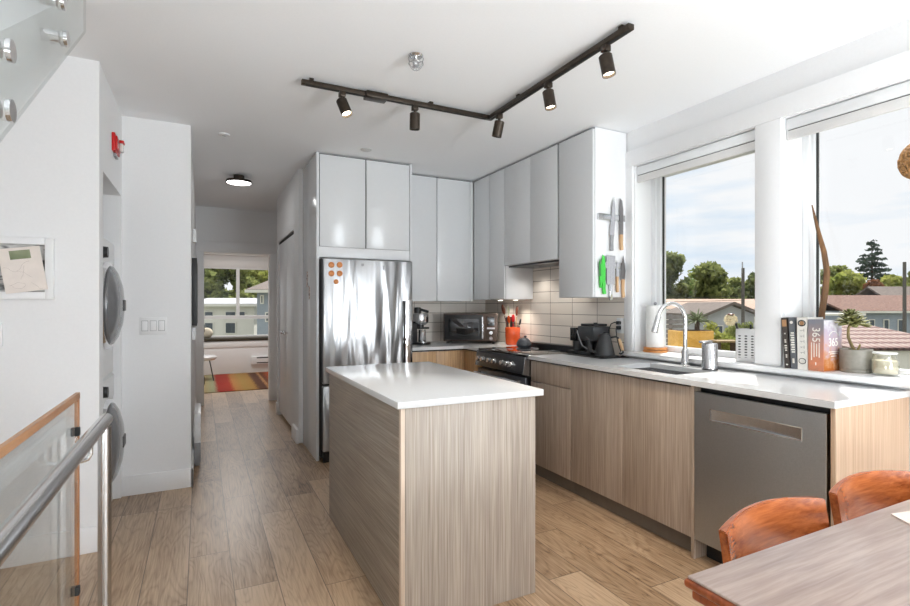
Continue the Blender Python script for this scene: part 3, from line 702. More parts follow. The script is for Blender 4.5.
# ---- coffee corner by the window
o = MB().box(2.55, 2.815, 2.765, 3.205, 0.9125, 0.9165, 0.0015).build('counter_mat', plain('black_rubber_mat', (0.018, 0.018, 0.018), 0.6)); props(o, 'thin black mat under the coffee maker and kettle', 'mat')
t = thing('coffee_maker', 'black boxy coffee maker standing on the black mat', 'coffee maker', (2.71, 3.06, 0.917))
zb = 0.917
MB().box(2.60, 2.80, 2.945, 3.20, zb, zb + 0.026, 0.004).build('drip_base', M['black'], t)
MB().box(2.70, 2.80, 2.96, 3.19, zb + 0.0265, zb + 0.105, 0.006).build('back_column', M['matte'], t)
b = MB().box(2.635, 2.80, 2.945, 3.13, zb + 0.106, zb + 0.218, 0.008).build('head', plain('satin_black_plastic', (0.045, 0.047, 0.050), 0.32), t)
MB().box(2.66, 2.79, 2.965, 3.12, zb + 0.2185, zb + 0.236, 0.004).build('lid', M['black'], b)
MB().cyl((2.69, 2.985, zb + 0.2365), (2.69, 2.985, zb + 0.246), 0.016).build('lid_knob', M['black'], b)
MB().box(2.62, 2.80, 3.131, 3.20, zb + 0.10, zb + 0.205, 0.005).build('water_tank', M['bglass'], t)
MB().lathe([(0, 0), (0.030, 0), (0.032, 0.003), (0.032, 0.072), (0.028, 0.076), (0, 0.076)], (2.655, 3.155, zb + 0.0265), 28).build('grounds_cup', M['matte'], t)
MB().cyl((2.668, 3.03, zb + 0.0265), (2.668, 3.03, zb + 0.085), 0.026).cyl((2.668, 3.03, zb + 0.085), (2.668, 3.03, zb + 0.1055), 0.032).build('spout', M['black'], t)
hp = [Vector((2.628, 3.12, zb + 0.18)), Vector((2.612, 3.10, zb + 0.165)), Vector((2.606, 3.07, zb + 0.12)), Vector((2.61, 3.04, zb + 0.07)), Vector((2.64, 3.02, zb + 0.045))]
MB().tube(hp, 0.004, 8).build('hose', M['grey'], t)
t = thing('gooseneck_kettle', 'matte black conical kettle with wooden handle on the black mat', 'kettle', (2.645, 2.845, 0.917))
kx, ky = 2.645, 2.838
MB().box(kx - 0.075, kx + 0.075, ky - 0.072, ky + 0.075, zb, zb + 0.012, 0.005).build('power_base', M['black'], t)
MB().lathe([(0, 0), (0.070, 0), (0.073, 0.004), (0.070, 0.018), (0.040, 0.145), (0.038, 0.150), (0, 0.150)], (kx, ky, zb + 0.0125), 40).build('body', M['matte'], t)
MB().lathe([(0, 0), (0.035, 0), (0.033, 0.008), (0.010, 0.012), (0, 0.012)], (kx, ky, zb + 0.163), 30).lathe([(0, 0), (0.010, 0), (0.012, 0.010), (0, 0.012)], (kx, ky, zb + 0.1755), 16).build('lid', M['black'], t)
hx, hy = 0.74, -0.67
def kp(r, z): return Vector((kx + hx * r, ky + hy * r, zb + z))
h = MB().tube([kp(0.042, 0.142), kp(0.075, 0.150), kp(0.098, 0.140), kp(0.102, 0.128)], 0.007, 10).tube([kp(0.128, 0.052), kp(0.128, 0.035), kp(0.112, 0.024), kp(0.100, 0.030)], 0.006, 10).build('handle_bracket', M['black'], t)
MB().tube([kp(0.100, 0.135), kp(0.109, 0.105), kp(0.118, 0.078), kp(0.127, 0.050)], [0.010, 0.012, 0.0125, 0.010], 14).build('handle', M['paleoak'], h)
MB().tube([(kx - 0.066, ky + 0.022, zb + 0.035), (kx - 0.10, ky + 0.035, zb + 0.05), (kx - 0.108, ky + 0.038, zb + 0.10), (kx - 0.118, ky + 0.04, zb + 0.135), (kx - 0.14, ky + 0.047, zb + 0.145)], [0.010, 0.008, 0.0065, 0.0055, 0.005], 10).build('spout', M['matte'], t)
# outlet, plug and cord
t = thing('wall_outlet', 'white outlet plate on the tiled wall behind the kettle', 'outlet', (2.83, 2.865, 1.09))
MB().box(2.826, 2.8315, 2.832, 2.905, 1.085, 1.20, 0.0015).build('cover_plate', M['white'], t)
MB().box(2.8245, 2.826, 2.85, 2.887, 1.105, 1.18, 0.0006).build('socket', M['trim'], t)
t = thing('power_cord', 'black kettle cord looping up to a plug in the outlet', 'cord', (2.79, 2.87, 0.92))
MB().box(2.796, 2.8243, 2.853, 2.884, 1.112, 1.14, 0.005).build('plug', M['black'], t)
MB().box(2.796, 2.8243, 2.853, 2.884, 1.150, 1.176, 0.005).build('plug', M['black'], t)
MB().tube([(2.798, 2.868, 1.163), (2.775, 2.872, 1.168), (2.758, 2.892, 1.155), (2.752, 2.91, 1.11), (2.752, 2.915, 1.05), (2.762, 2.91, 0.98), (2.765, 2.89, 0.93), (2.75, 2.87, 0.9205), (2.725, 2.86, 0.9205)], 0.004, 8).build('cable', M['black'], t)
MB().tube([(2.798, 2.868, 1.126), (2.785, 2.868, 1.118), (2.783, 2.86, 1.06), (2.795, 2.845, 0.98), (2.80, 2.82, 0.93), (2.79, 2.80, 0.9205), (2.765, 2.80, 0.9205)], 0.004, 8).build('cable', M['black'], t)

# ================================================================== SINK AREA
t = thing('sink', 'stainless steel sink set into the white worktop below the faucet', 'sink', ((SX0 + SX1) / 2, (SY0 + SY1) / 2, 0.71))
g = 0.0015; m = MB(); zb2 = 0.715; w_ = 0.004; a0, a1, b0, b1 = SX0 - 0.012, SX1 + 0.012, SY0 - 0.012, SY1 + 0.012
m.box(a0, a1, b0, b1, zb2, zb2 + w_).box(a0, a0 + w_, b0, b1, zb2, 0.8832).box(a1 - w_, a1, b0, b1, zb2, 0.8832).box(a0, a1, b0, b0 + w_, zb2, 0.8832).box(a0, a1, b1 - w_, b1, zb2, 0.8832)
m.build('basin', M['steel'], t)
MB().cyl((2.5, 2.19, zb2 + w_), (2.5, 2.19, zb2 + w_ + 0.003), 0.045).build('drain', M['chrome'], t)
t = thing('kitchen_faucet', 'tall arched chrome pull-down faucet behind the sink', 'faucet', (2.73, 2.21, 0.9125))
fx, fy = 2.73, 2.215
MB().lathe([(0, 0), (0.027, 0), (0.028, 0.004), (0.024, 0.01), (0.022, 0.09), (0.018, 0.105), (0, 0.106)], (fx, fy, 0.9125), 28).build('base', M['chrome'], t)
arc = [Vector((fx, fy, 1.018)), Vector((fx, fy, 1.18))]
R_ = 0.098
for k in range(1, 17):
    a = PI * k / 16 * 0.93
    arc.append(Vector((fx - R_ + R_ * math.cos(a), fy + 0.02 * (1 - math.cos(a)), 1.20 + R_ * 1.08 * math.sin(a))))
MB().tube(arc, 0.0125, 14).build('neck', M['chrome'], t)
e = arc[-1]; d = (arc[-1] - arc[-2]).normalized()
MB().cyl(e - d * 0.004, e + d * 0.045, 0.0155, 0.017).cyl(e + d * 0.045, e + d * 0.10, 0.017, 0.0195).build('spray_head', M['satin'], t)
MB().cyl((fx, fy, 0.985), (fx + 0.02, fy - 0.05, 0.987), 0.011).tube([(fx + 0.018, fy - 0.045, 0.987), (fx + 0.03, fy - 0.075, 0.985), (fx + 0.036, fy - 0.11, 0.975)], [0.010, 0.008, 0.006], 10).build('handle', M['chrome'], t)
t = thing('soap_dispenser', 'round brushed steel soap dispenser standing on the sink worktop', 'dispenser', (2.70, 2.02, 0.9125))
sx, sy = 2.70, 2.02
MB().lathe([(0, 0), (0.041, 0), (0.043, 0.003), (0.043, 0.150), (0.040, 0.156), (0, 0.158)], (sx, sy, 0.9125), 36).build('body', M['steel'], t)
MB().box(sx - 0.065, sx + 0.02, sy - 0.016 + 0.01, sy + 0.016 + 0.01, 1.0715, 1.084, 0.004).build('spout', M['satin'], t)
MB().lathe([(0.0435, 0), (0.0435, 0.006), (0.041, 0.006), (0.041, 0)], (sx, sy, 0.9127), 36).build('base_ring', M['black'], t)
t = thing('paper_towel_holder', 'white paper towel roll on an orange wooden holder in the window corner', 'paper towel', (2.935, 2.64, 0.9585))
px, py = 2.935, 2.635
MB().lathe([(0, 0), (0.082, 0), (0.084, 0.004), (0.082, 0.015), (0.06, 0.0155), (0.06, 0.019), (0.079, 0.0195), (0.081, 0.024), (0.079, 0.035), (0, 0.035)], (px, py, 0.9585), 36).build('base', M['bamboo'], t)
MB().lathe([(0.019, 0), (0.062, 0), (0.064, 0.004), (0.064, 0.296), (0.062, 0.30), (0.019, 0.30), (0.019, 0)], (px, py, 0.9945), 40).build('paper_roll', M['paper'], t)
MB().cyl((px, py, 0.9937), (px, py, 1.305), 0.008).sphere((px, py, 1.308), 0.012).build('rod', M['grey'], t)
# cutlery caddy with a brush
pf = NT('perforated_steel'); u, v, w2 = pf.xyz(pf.co)
def dots(a, b):
    s_ = 62.0; fa = pf.math('SUBTRACT', pf.math('FRACT', pf.math('MULTIPLY', a, s_)), 0.5); fb = pf.math('SUBTRACT', pf.math('FRACT', pf.math('MULTIPLY', b, s_)), 0.5)
    return pf.math('LESS_THAN', pf.math('ADD', pf.math('POWER', fa, 2.0), pf.math('POWER', fb, 2.0)), 0.055)
ang = pf.math('ADD', u, v)
band = pf.math('MULTIPLY', pf.math('GREATER_THAN', w2, 0.025), pf.math('LESS_THAN', w2, 0.16))
pf.col(pf.mix(pf.math('MULTIPLY', dots(ang, w2), band), (0.62, 0.62, 0.62), (0.03, 0.03, 0.03))); pf.p(Metallic=0.9, Roughness=0.32)
ccx, ccy = 2.94, 1.945
t = thing('cutlery_caddy', 'perforated steel cutlery caddy on the sill behind the soap dispenser', 'caddy', (ccx, ccy, 0.9585))
Rz = Matrix.Translation((ccx, ccy, 0.9585)) @ Matrix.Rotation(math.radians(25), 4, 'Z')
def wall_ring(x0, x1, y0, y1, h, th=0.002):
    q = MB(); q.box(x0, x1, y0, y1, 0, th, M=Rz).box(x0, x0 + th, y0, y1, 0, h, M=Rz).box(x1 - th, x1, y0, y1, 0, h, M=Rz).box(x0, x1, y0, y0 + th, 0, h, M=Rz).box(x0, x1, y1 - th, y1, 0, h, M=Rz); return q
wall_ring(-0.055, 0.055, -0.055, 0.055, 0.195).build('front_basket', pf.m, t)
t2 = thing('dish_brush', 'round pale bristle dish brush standing in the steel caddy', 'brush', (ccx - 0.01, ccy + 0.02, 0.9625), )
b0 = Vector((ccx - 0.005, ccy + 0.005, 0.963)); b1 = Vector((ccx - 0.03, ccy + 0.055, 1.185))
MB().tube([b0, (b0 + b1) / 2, b1], [0.006, 0.006, 0.007], 10).build('handle', M['black'], t2)
hd = b1 + Vector((-0.010, 0.026, 0.020))
m = MB(); rng = random.Random(3)
m.sphere(hd, 0.026, (0.9, 1.0, 0.9), 16)
for i in range(260):
    d = Vector((rng.gauss(0, 1), rng.gauss(0, 1), rng.gauss(0, 1))).normalized()
    m.cyl(hd + d * 0.02, hd + d * (0.036 + rng.random() * 0.005), 0.0022, 0.0012, 5)
m.build('bristles', plain('pale_bristle', srgb(232, 220, 188), 0.8, var=0.08, scale=200), t2)
MB().sphere(hd + Vector((0, 0, 0.034)), 0.014, (1.3, 1.5, 0.45), 14).build('cap', M['darkwood'], t2)
def cut(name, label, x, y, z1, mat, r):
    o = MB().tube([(ccx + x, ccy + y, 0.963), (ccx + x * 1.3, ccy + y * 1.2, 1.08), (ccx + x * 1.5, ccy + y * 1.4, z1)], [r * .6, r * .7, r], 10).build(name, mat)
    return props(o, label, 'utensil')
cut('spatula', 'black handled utensil beside the dish brush in the caddy', 0.012, -0.005, 1.178, M['black'], 0.006)
cut('scraper', 'white plastic handle leaning right in the steel caddy', 0.004, -0.030, 1.190, M['white'], 0.009)

# ================================================================== SILL OBJECTS
SZ = 0.9585
def book(label, yc, thick, h, depth, lean, cover, spine_marks, x0=2.80, pages=None, group='books on the window sill'):
    t = thing('book', label, 'book', (x0 + depth / 2, yc, SZ), group)
    RM = Matrix.Translation((x0, yc, SZ)) @ Matrix.Rotation(lean, 4, 'X')
    hz = thick / 2
    m = MB(); c = 0.003
    m.box(0, depth, -hz, -hz + c, 0, h, M=RM).box(0, depth, hz - c, hz, 0, h, M=RM).box(0, c, -hz + c, hz - c, 0, h, 0.0, M=RM)
    m.build('cover', cover, t)
    MB().box(c, depth - 0.004, -hz + c + .0003, hz - c - .0003, 0.004, h - 0.004, M=RM).build('pages', M['paper'], t)
    for (s_, size, z, mat, sxx) in spine_marks:
        T = RM @ frame((-0.0006, 0, z), (0, 0, -1), (0, -1, 0))
        text(s_, size, mat, 'lettering', t, T, sx=sxx)
    return t, RM
ink = plain('cream_ink', srgb(230, 226, 216), 0.6); dink = plain('dark_ink', srgb(40, 38, 36), 0.6); tan = plain('tan_ink', srgb(168, 128, 90), 0.6)
_, RM1 = book('thin dark brown book leaning at the left end of the row', 1.632, 0.028, 0.270, 0.14, math.radians(-4.0), plain('dark_brown_cover', srgb(64, 56, 52), 0.5), [], pages=1)
t1 = _
MB().box(-0.0012, -0.0002, -0.012, 0.012, 0.222, 0.258, M=RM1).build('spine_label', tan, t1)
m = MB()
for z, w in ((0.185, 0.006), (0.150, 0.009), (0.140, 0.009), (0.120, 0.012), (0.108, 0.012), (0.096, 0.010), (0.070, 0.007), (0.060, 0.007), (0.02, 0.010)):
    m.box(-0.0012, -0.0002, -w / 2, w / 2, z - 0.004, z + 0.003, M=RM1)
m.build('spine_print', ink, t1)
t1, RM2 = book('slate grey book leaning second from the left in the row', 1.598, 0.030, 0.272, 0.15, math.radians(-3.2), plain('slate_cover', srgb(96, 98, 102), 0.5), [], pages=1)
MB().cyl(RM2 @ Vector((-0.0012, 0, 0.245)), RM2 @ Vector((-0.0002, 0, 0.245)), 0.008, n=18).build('spine_emblem', ink, t1)
m = MB()
for k in range(9): m.box(-0.0012, -0.0002, -0.010, 0.009 if k % 2 else 0.006, 0.185 - k * 0.0125, 0.193 - k * 0.0125, M=RM2)
m.box(-0.0012, -0.0002, -0.005, 0.005, 0.03, 0.055, M=RM2)
m.build('spine_print', ink, t1)
t1, RM3 = book('thick white book with two ring emblems on its spine', 1.5555, 0.048, 0.272, 0.15, math.radians(-1.0), plain('white_cover', srgb(226, 222, 214), 0.45), [], pages=1)
for z, mt in ((0.242, tan), (0.045, dink)):
    pts = [RM3 @ Vector((-0.001, 0.017 * math.cos(k * PI / 14), z + 0.014 * math.sin(k * PI / 14))) for k in range(28)]
    MB().tube(pts, 0.003 if z > .1 else 0.0016, 6, True).build('ring_emblem', dink, t1)
    if z > .1: MB().cyl(RM3 @ Vector((-0.0014, 0, z)), RM3 @ Vector((-0.0002, 0, z)), 0.011, n=20).build('emblem_disc', tan, t1)
m = MB()
for z in (0.205, 0.175, 0.148, 0.118, 0.09):
    m.box(-0.001, -0.0002, -0.011, -0.009, z - 0.008, z + 0.008, M=RM3).box(-0.001, -0.0002, -0.009, 0.010, z - 0.001, z + 0.001, M=RM3).box(-0.001, -0.0002, 0.003, 0.005, z - 0.006, z + 0.001, M=RM3)
m.build('spine_print', plain('grey_ink', srgb(150, 146, 142), 0.6), t1)
cv = NT('food_photo_cover'); X, Y, Z = cv.xyz(cv.co)
nn = cv.noise(cv.co, 26, 4, 0.6); hgt = cv.math('MULTIPLY_ADD', nn, 0.10, Z)
cv.col(cv.ramp(cv.math('DIVIDE', hgt, 0.30), [(0.10, srgb(168, 120, 96)), (0.28, srgb(206, 128, 92)), (0.55, srgb(196, 132, 108)), (0.80, srgb(150, 132, 132)), (1.0, srgb(128, 128, 136))])); cv.p(Roughness=0.3)
BY = 1.492
t1, RM4 = book('thick salmon coloured cookbook at the right end reading 365', BY, 0.072, 0.262, 0.165, 0.0, cv.m, [('365', 0.052, 0.185, ink, 1.0)], x0=2.80, pages=1)
RB = Matrix.Translation((2.80, BY, SZ))
m = MB()
for z0_, z1_, y in ((0.055, 0.145, 0.020), (0.07, 0.145, 0.008), (0.075, 0.14, -0.004), (0.07, 0.145, -0.016), (0.03, 0.045, 0.0)): m.box(-0.001, -0.0002, y - 0.002, y + 0.002, z0_, z1_, M=RB)
m.build('spine_print', ink, t1)
pp = NT('cover_photo'); X, Y, Z = pp.xyz(pp.co); nn = pp.noise(pp.co, 34, 3, 0.6)
pp.col(pp.ramp(pp.math('ADD', pp.math('MULTIPLY', pp.math('SUBTRACT', nn, 0.5), 0.8), pp.math('DIVIDE', Z, 0.262)), [(0.02, srgb(190, 110, 50)), (0.2, srgb(200, 140, 96)), (0.42, srgb(196, 168, 168)), (0.75, srgb(178, 164, 180)), (0.98, srgb(206, 204, 208))])); pp.p(Roughness=0.25)
fc = MB().box(0.004, 0.163, -0.0374, -0.0361, 0.003, 0.259, M=RB).build('front_picture', pp.m, t1)
text('365', 0.058, ink, 'lettering', t1, RB @ frame((0.084, -0.0378, 0.145), (1, 0, 0), (0, 0, 1)))
m = MB()
for z_, w in ((0.098, 0.09), (0.088, 0.07), (0.076, 0.05)): m.box(0.088 - w / 2, 0.088 + w / 2, -0.0384, -0.0375, z_ - 0.002, z_ + 0.002, M=RB)
m.build('cover_print', ink, t1)
pts = [RB @ Vector((0.088 + 0.052 * math.cos(k * PI / 16), -0.038, 0.150 + 0.052 * math.sin(k * PI / 16))) for k in range(3, 14)]
MB().tube(pts, 0.0015, 5).build('cover_arc', ink, t1)
# succulent
t = thing('potted_succulent', 'rosette succulent on a bent stem in a grey ceramic pot', 'plant', (2.962, 1.372, SZ))
ppx, ppy = 2.95, 1.384
MB().lathe([(0, 0), (0.066, 0), (0.068, 0.003), (0.068, 0.014), (0.0655, 0.016), (0.0655, 0.019), (0.068, 0.021), (0.069, 0.112), (0.067, 0.115), (0.064, 0.112), (0.062, 0.10), (0, 0.098)], (ppx, ppy, SZ), 40).build('pot', M['concrete'], t)
MB().lathe([(0, 0.002), (0.04, 0.005), (0.063, 0.0)], (ppx, ppy, SZ + 0.1005), 30).build('soil', M['soil'], t)
# in view: u is picture-right, so lean along (0.894,-0.447)
ux, uy = 0.894, -0.447
def sp(a, z): return Vector((ppx + ux * a, ppy + uy * a, SZ + z))
MB().tube([sp(-0.004, 0.10), sp(-0.024, 0.135), sp(-0.040, 0.175), sp(-0.040, 0.215), sp(-0.026, 0.25)], [0.008, 0.0078, 0.007, 0.0065, 0.006], 10).build('stem', plain('succulent_stem', srgb(120, 104, 66), 0.7, var=0.2), t)
MB().tube([sp(0.002, 0.10), sp(0.012, 0.118), sp(0.02, 0.138)], [0.006, 0.005, 0.004], 8).build('side_shoot', plain('side_shoot_bark', srgb(126, 110, 62), 0.7, var=0.2), t)
def leaves(center, n, L, seed, out):
    m = out; rng = random.Random(seed)
    for i in range(n):
        az = i * 2.399; el = math.radians(70 - 85 * (i / n)); d = Vector((math.cos(az) * math.cos(el), math.sin(az) * math.cos(el), math.sin(el)))
        l = L * (0.65 + 0.45 * i / n); tb = bmesh.new(); bmesh.ops.create_uvsphere(tb, u_segments=8, v_segments=8, radius=1)
        for v in tb.verts: v.co.x *= (0.5 + 0.5 * min(1, max(0, (v.co.z + 1) * 0.75))); v.co.y *= 0.5
        q = d.to_track_quat('Z', 'Y').to_matrix().to_4x4()
        m._app(tb, Matrix.Translation(center + d * l * 0.5) @ q @ Matrix.Diagonal((l * 0.20, l * 0.13, l * 0.5, 1)))
lf = leaf_mat('succulent_leaf', srgb(76, 82, 44), srgb(142, 138, 84))
m = MB(); leaves(sp(-0.022, 0.245), 34, 0.078, 1, m); leaves(sp(-0.030, 0.285), 26, 0.055, 2, m); leaves(sp(0.020, 0.235), 16, 0.050, 5, m); m.build('rosette', lf, t)
m = MB(); leaves(sp(-0.030, 0.108), 8, 0.02, 3, m); m.build('small_rosette', lf, t)
t = thing('candle_jar', 'cream candle in a clear glass jar right of the succulent pot', 'candle', (2.955, 1.232, SZ))
jx, jy = 2.945, 1.262
jar = glass_mat('jar_glass', (0.94, 0.94, 0.91), 0.16)
MB().lathe([(0, 0), (0.046, 0), (0.052, 0.006), (0.054, 0.03), (0.053, 0.07), (0.046, 0.086), (0.044, 0.100), (0.042, 0.100), (0.044, 0.085), (0.050, 0.069), (0.051, 0.03), (0.048, 0.008), (0, 0.007)], (jx, jy, SZ), 40).build('jar', jar, t)
MB().lathe([(0, 0), (0.047, 0), (0.0498, 0.02), (0.0495, 0.062), (0, 0.062)], (jx, jy, SZ + 0.0085), 36).build('wax', M['wax'], t)
MB().lathe([(0.0415, 0.101), (0.048, 0.101), (0.049, 0.106), (0.046, 0.109), (0.0415, 0.108), (0.0415, 0.101)], (jx, jy, SZ), 36).build('rim', plain('frosted_rim', (0.72, 0.74, 0.72), 0.2, var=0.01), t)
MB().cyl((jx, jy, SZ + 0.071), (jx, jy, SZ + 0.08), 0.0015, n=8).build('wick', M['dark'], t)
# driftwood leaning in the window corner
def ray_at_x(px, py, x):
    d = P(px, py, 1.0); k = x / d.x; return Vector((x, d.y * k, EYE + (d.z - EYE) * k))
bp = [ray_at_x(px, py, 2.985) for px, py in ((821, 345), (821, 325), (822, 312), (825, 292), (827, 272), (824, 252), (819, 234), (815, 218), (812, 205))]
bp.insert(0, Vector((2.985, bp[0].y, SZ + 0.001)))
o = MB().tube(bp, [0.014, 0.0145, 0.015, 0.015, 0.0155, 0.0145, 0.013, 0.010, 0.007, 0.003], 14).build('driftwood_branch', M['drift'])
props(o, 'bent brown driftwood branch leaning in the window corner behind the books', 'driftwood')

# ================================================================== KNIVES on the cabinet side
KY = 2.8085
def magbar(label, z, x0, x1):
    o = MB().box(x0, x1, KY - 0.014, KY - 0.0005, z - 0.023, z + 0.023, 0.003).build('magnetic_knife_rack', M['steel']); props(o, label, 'knife rack', 'steel magnetic racks on the cabinet side')
magbar('upper steel magnetic bar holding two long knives on the cabinet side', 1.935, 2.545, 2.805)
magbar('lower steel magnetic bar behind the green knives and cleaver', 1.585, 2.565, 2.805)
def knife(name, label, outline, handle, mat_b, mat_h, z0, z1, hw, x, cat='knife', tilt=0.0):
    """outline: blade profile (dx, z); handle runs from z0 to z1, hw half width, at x"""
    t = thing(name, label, cat, (x, KY - 0.018, z1), 'knives hanging on the cabinet side')
    RM = Matrix.Translation((x, 0, z0)) @ Matrix.Rotation(tilt, 4, 'Y') @ Matrix.Translation((-x, 0, -z0))
    MB().prism([(x + a, z) for a, z in outline], 'y', KY - 0.0178, KY - 0.0148, M=RM).build('blade', mat_b, t)
    MB().prism([(x - hw, z0), (x + hw, z0), (x + hw * 0.8, (z0 + z1) / 2), (x + hw * 1.15, z1 + 0.004), (x + hw * 0.6, z1), (x - hw * 0.7, z1), (x - hw * 0.85, (z0 + z1) / 2)], 'y', KY - 0.0235, KY - 0.009, 0.002, M=RM).build('handle', mat_h, t)
    return t
knife('kitchen_knife', 'long chef knife with dark handle on the upper rack', [(-0.022, 1.80), (0.020, 1.80), (0.024, 1.92), (0.018, 2.02), (0.006, 2.085), (-0.008, 2.02)], 0, M['blade'], M['grey'], 1.805, 1.69, 0.014, 2.672, tilt=math.radians(3))
knife('kitchen_knife', 'long dark bladed knife with pale wood handle on the upper rack', [(-0.016, 1.81), (0.018, 1.81), (0.018, 2.00), (0.008, 2.065), (-0.014, 2.08)], 0, M['bladed'], M['paleoak'], 1.815, 1.70, 0.014, 2.762)
knife('sheathed_knife', 'bright green plastic knife leaning on the lower rack', [(-0.020, 1.45), (0.014, 1.45), (0.022, 1.55), (0.018, 1.645), (-0.002, 1.66), (-0.022, 1.58)], 0, M['green'], M['green'], 1.46, 1.375, 0.015, 2.592, tilt=math.radians(-2))
knife('sheathed_knife', 'thin dark green knife at the edge of the lower rack', [(-0.008, 1.50), (0.008, 1.50), (0.010, 1.58), (0.002, 1.63), (-0.008, 1.60)], 0, plain('dark_green_plastic', srgb(54, 130, 60), 0.4), M['green'], 1.505, 1.42, 0.008, 2.560, tilt=math.radians(-3))
knife('cleaver', 'wide silver cleaver hanging blade up on the lower rack', [(-0.038, 1.445), (0.038, 1.445), (0.042, 1.655), (-0.040, 1.658)], 0, M['blade'], M['chrome'], 1.447, 1.332, 0.013, 2.660)
knife('paring_knife', 'small paring knife with wood handle right of the cleaver', [(-0.010, 1.50), (0.012, 1.50), (0.010, 1.58), (-0.004, 1.625)], 0, M['blade'], M['paleoak'], 1.505, 1.39, 0.011, 2.722)
knife('kitchen_knife', 'pointed dark bladed knife with wood handle at the end of lower rack', [(-0.022, 1.48), (0.020, 1.48), (0.026, 1.55), (0.004, 1.66), (-0.016, 1.58)], 0, M['bladed'], M['paleoak'], 1.485, 1.352, 0.014, 2.778)

# ================================================================== CEILING FIXTURES
t = thing('track_light', 'dark bronze L-shaped ceiling track light with five spot heads', 'track light', (1.3, 2.6, H))
zt = H - 0.016
mk = MB()
for x, y in ((0.56, 2.943), (1.30, 2.943), (1.735, 2.60), (1.735, 1.75)): MB().box(x - 0.012, x + 0.012, y - 0.012, y + 0.012, zt, H - 0.0003).build('mount', M['bronze'], t)
MB().box(0.505, 1.752, 2.926, 2.960, zt - 0.026, zt, 0.002).box(1.718, 1.752, 1.692, 2.9255, zt - 0.026, zt, 0.002).build('track', M['bronze'], t)
MB().box(0.53, 1.70, 2.935, 2.951, zt - 0.0275, zt - 0.0262).box(1.727, 1.743, 1.70, 2.93, zt - 0.0275, zt - 0.0262).build('track_slot', M['dark'], t)
MB().box(0.872, 1.005, 2.905, 2.981, zt - 0.036, zt, 0.004).build('feed_box', M['bronze'], t)
def head(x, y, d, on):
    d = Vector(d).normalized(); z = zt - 0.0265
    a = MB().box(x - 0.018, x + 0.018, y - 0.018, y + 0.018, z - 0.030, z, 0.003).cyl((x, y, z - 0.030), (x, y, z - 0.052), 0.009).build('adapter', M['bronze'], t)
    c = Vector((x, y, z - 0.058)); s_ = c - d * 0.012; e_ = c + d * 0.088
    m = MB(); q = d.to_track_quat('Z', 'Y').to_matrix().to_4x4()
    m.lathe([(0, 0), (0.028, 0), (0.032, 0.004), (0.032, 0.100), (0.029, 0.100), (0.028, 0.082), (0, 0.082)], s_, 28, q)
    b_ = m.build('spot_head', M['bronze'], t)
    MB().cyl(s_ + d * 0.0825, s_ + d * 0.086, 0.0275).build('lamp_face', M['lamp_on'] if on else M['grey'], b_)
    if on:
        l = bpy.data.lights.new('spot', 'SPOT'); l.energy = 30; l.spot_size = math.radians(60); l.spot_blend = 0.6; l.color = (1, 0.86, 0.68); l.shadow_soft_size = 0.025
        lo = bpy.data.objects.new('spot_lamp', l); COL.objects.link(lo); lo.location = s_ + d * 0.10; look(lo, d)
head(0.735, 2.943, (0.25, -0.35, -0.9), True)
head(1.192, 2.943, (0.02, 0.10, -1), False)
head(1.735, 2.826, (-0.10, 0.25, -1), False)
head(1.735, 2.305, (0.10, -0.14, -1), True)
head(1.735, 1.855, (0.10, -0.16, -1), True)
# caged sprinkler
t = thing('caged_sprinkler', 'chrome ceiling sprinkler inside a round wire guard', 'sprinkler', (0.962, 2.36, H))
cx, cy = 0.988, 2.425
MB().lathe([(0, 0), (0.036, 0), (0.038, -0.004), (0.030, -0.012), (0, -0.014)], (cx, cy, H - 0.0005), 28).build('escutcheon', M['chrome'], t)
MB().cyl((cx, cy, H - 0.013), (cx, cy, H - 0.045), 0.009).cyl((cx, cy, H - 0.056), (cx, cy, H - 0.059), 0.017).cyl((cx, cy, H - 0.045), (cx, cy, H - 0.056), 0.004).build('sprinkler_head', M['chrome'], t)
m = MB()
for k in range(4):
    a = k * PI / 4; pts = []
    for j in range(13):
        f_ = PI * j / 12; pts.append((cx + 0.040 * math.sin(f_) * 1.0 * math.cos(a) * (1 if 1 else 0) if False else cx + (0.040 * math.cos(f_)) * math.cos(a), cy + (0.040 * math.cos(f_)) * math.sin(a), H - 0.018 - 0.062 * math.sin(f_)))
    m.tube(pts, 0.0013, 6)
for z, r_ in ((0.020, 0.040), (0.046, 0.038), (0.070, 0.022)):
    m.tube([(cx + r_ * math.cos(k * PI / 12), cy + r_ * math.sin(k * PI / 12), H - z) for k in range(24)], 0.0013, 6, True)
m.build('wire_guard', plain('guard_wire', (0.35, 0.35, 0.35), 0.3, 1.0, 0.05), t)
t = thing('flush_ceiling_light', 'round flush ceiling light with dark rim in the hallway', 'ceiling light', (0.336, 5.45, H))
MB().cyl((0.336, 5.45, H - 0.0005), (0.336, 5.45, H - 0.05), 0.05).lathe([(0, 0), (0.118, 0), (0.120, -0.004), (0.120, -0.022), (0.113, -0.024), (0.113, -0.012), (0, -0.012)], (0.336, 5.45, H - 0.0505), 40).build('rim', M['bronze'], t)
MB().lathe([(0, 0), (0.112, 0), (0.109, -0.010), (0.06, -0.016), (0, -0.018)], (0.336, 5.45, H - 0.0635), 40).build('diffuser', M['led'], t)
def disc(label, x, y, r, mat, name='sprinkler_cover'):
    o = MB().lathe([(0, 0), (r, 0), (r, -0.004), (r * 0.85, -0.008), (0, -0.009)], (x, y, H - 0.0005), 30).build(name, mat); props(o, label, 'sprinkler')
disc('flat grey sprinkler cover disc on the ceiling above the fridge cabinet', 1.216, 4.073, 0.045, plain('grey_cover_disc', (0.55, 0.55, 0.55), 0.5))
t = thing('concealed_sprinkler', 'small white sprinkler on the ceiling where the hallway starts', 'sprinkler', (0.154, 4.18, H))
MB().cyl((0.154, 4.183, H - 0.0005), (0.154, 4.183, H - 0.010), 0.040).build('plate', M['white'], t)
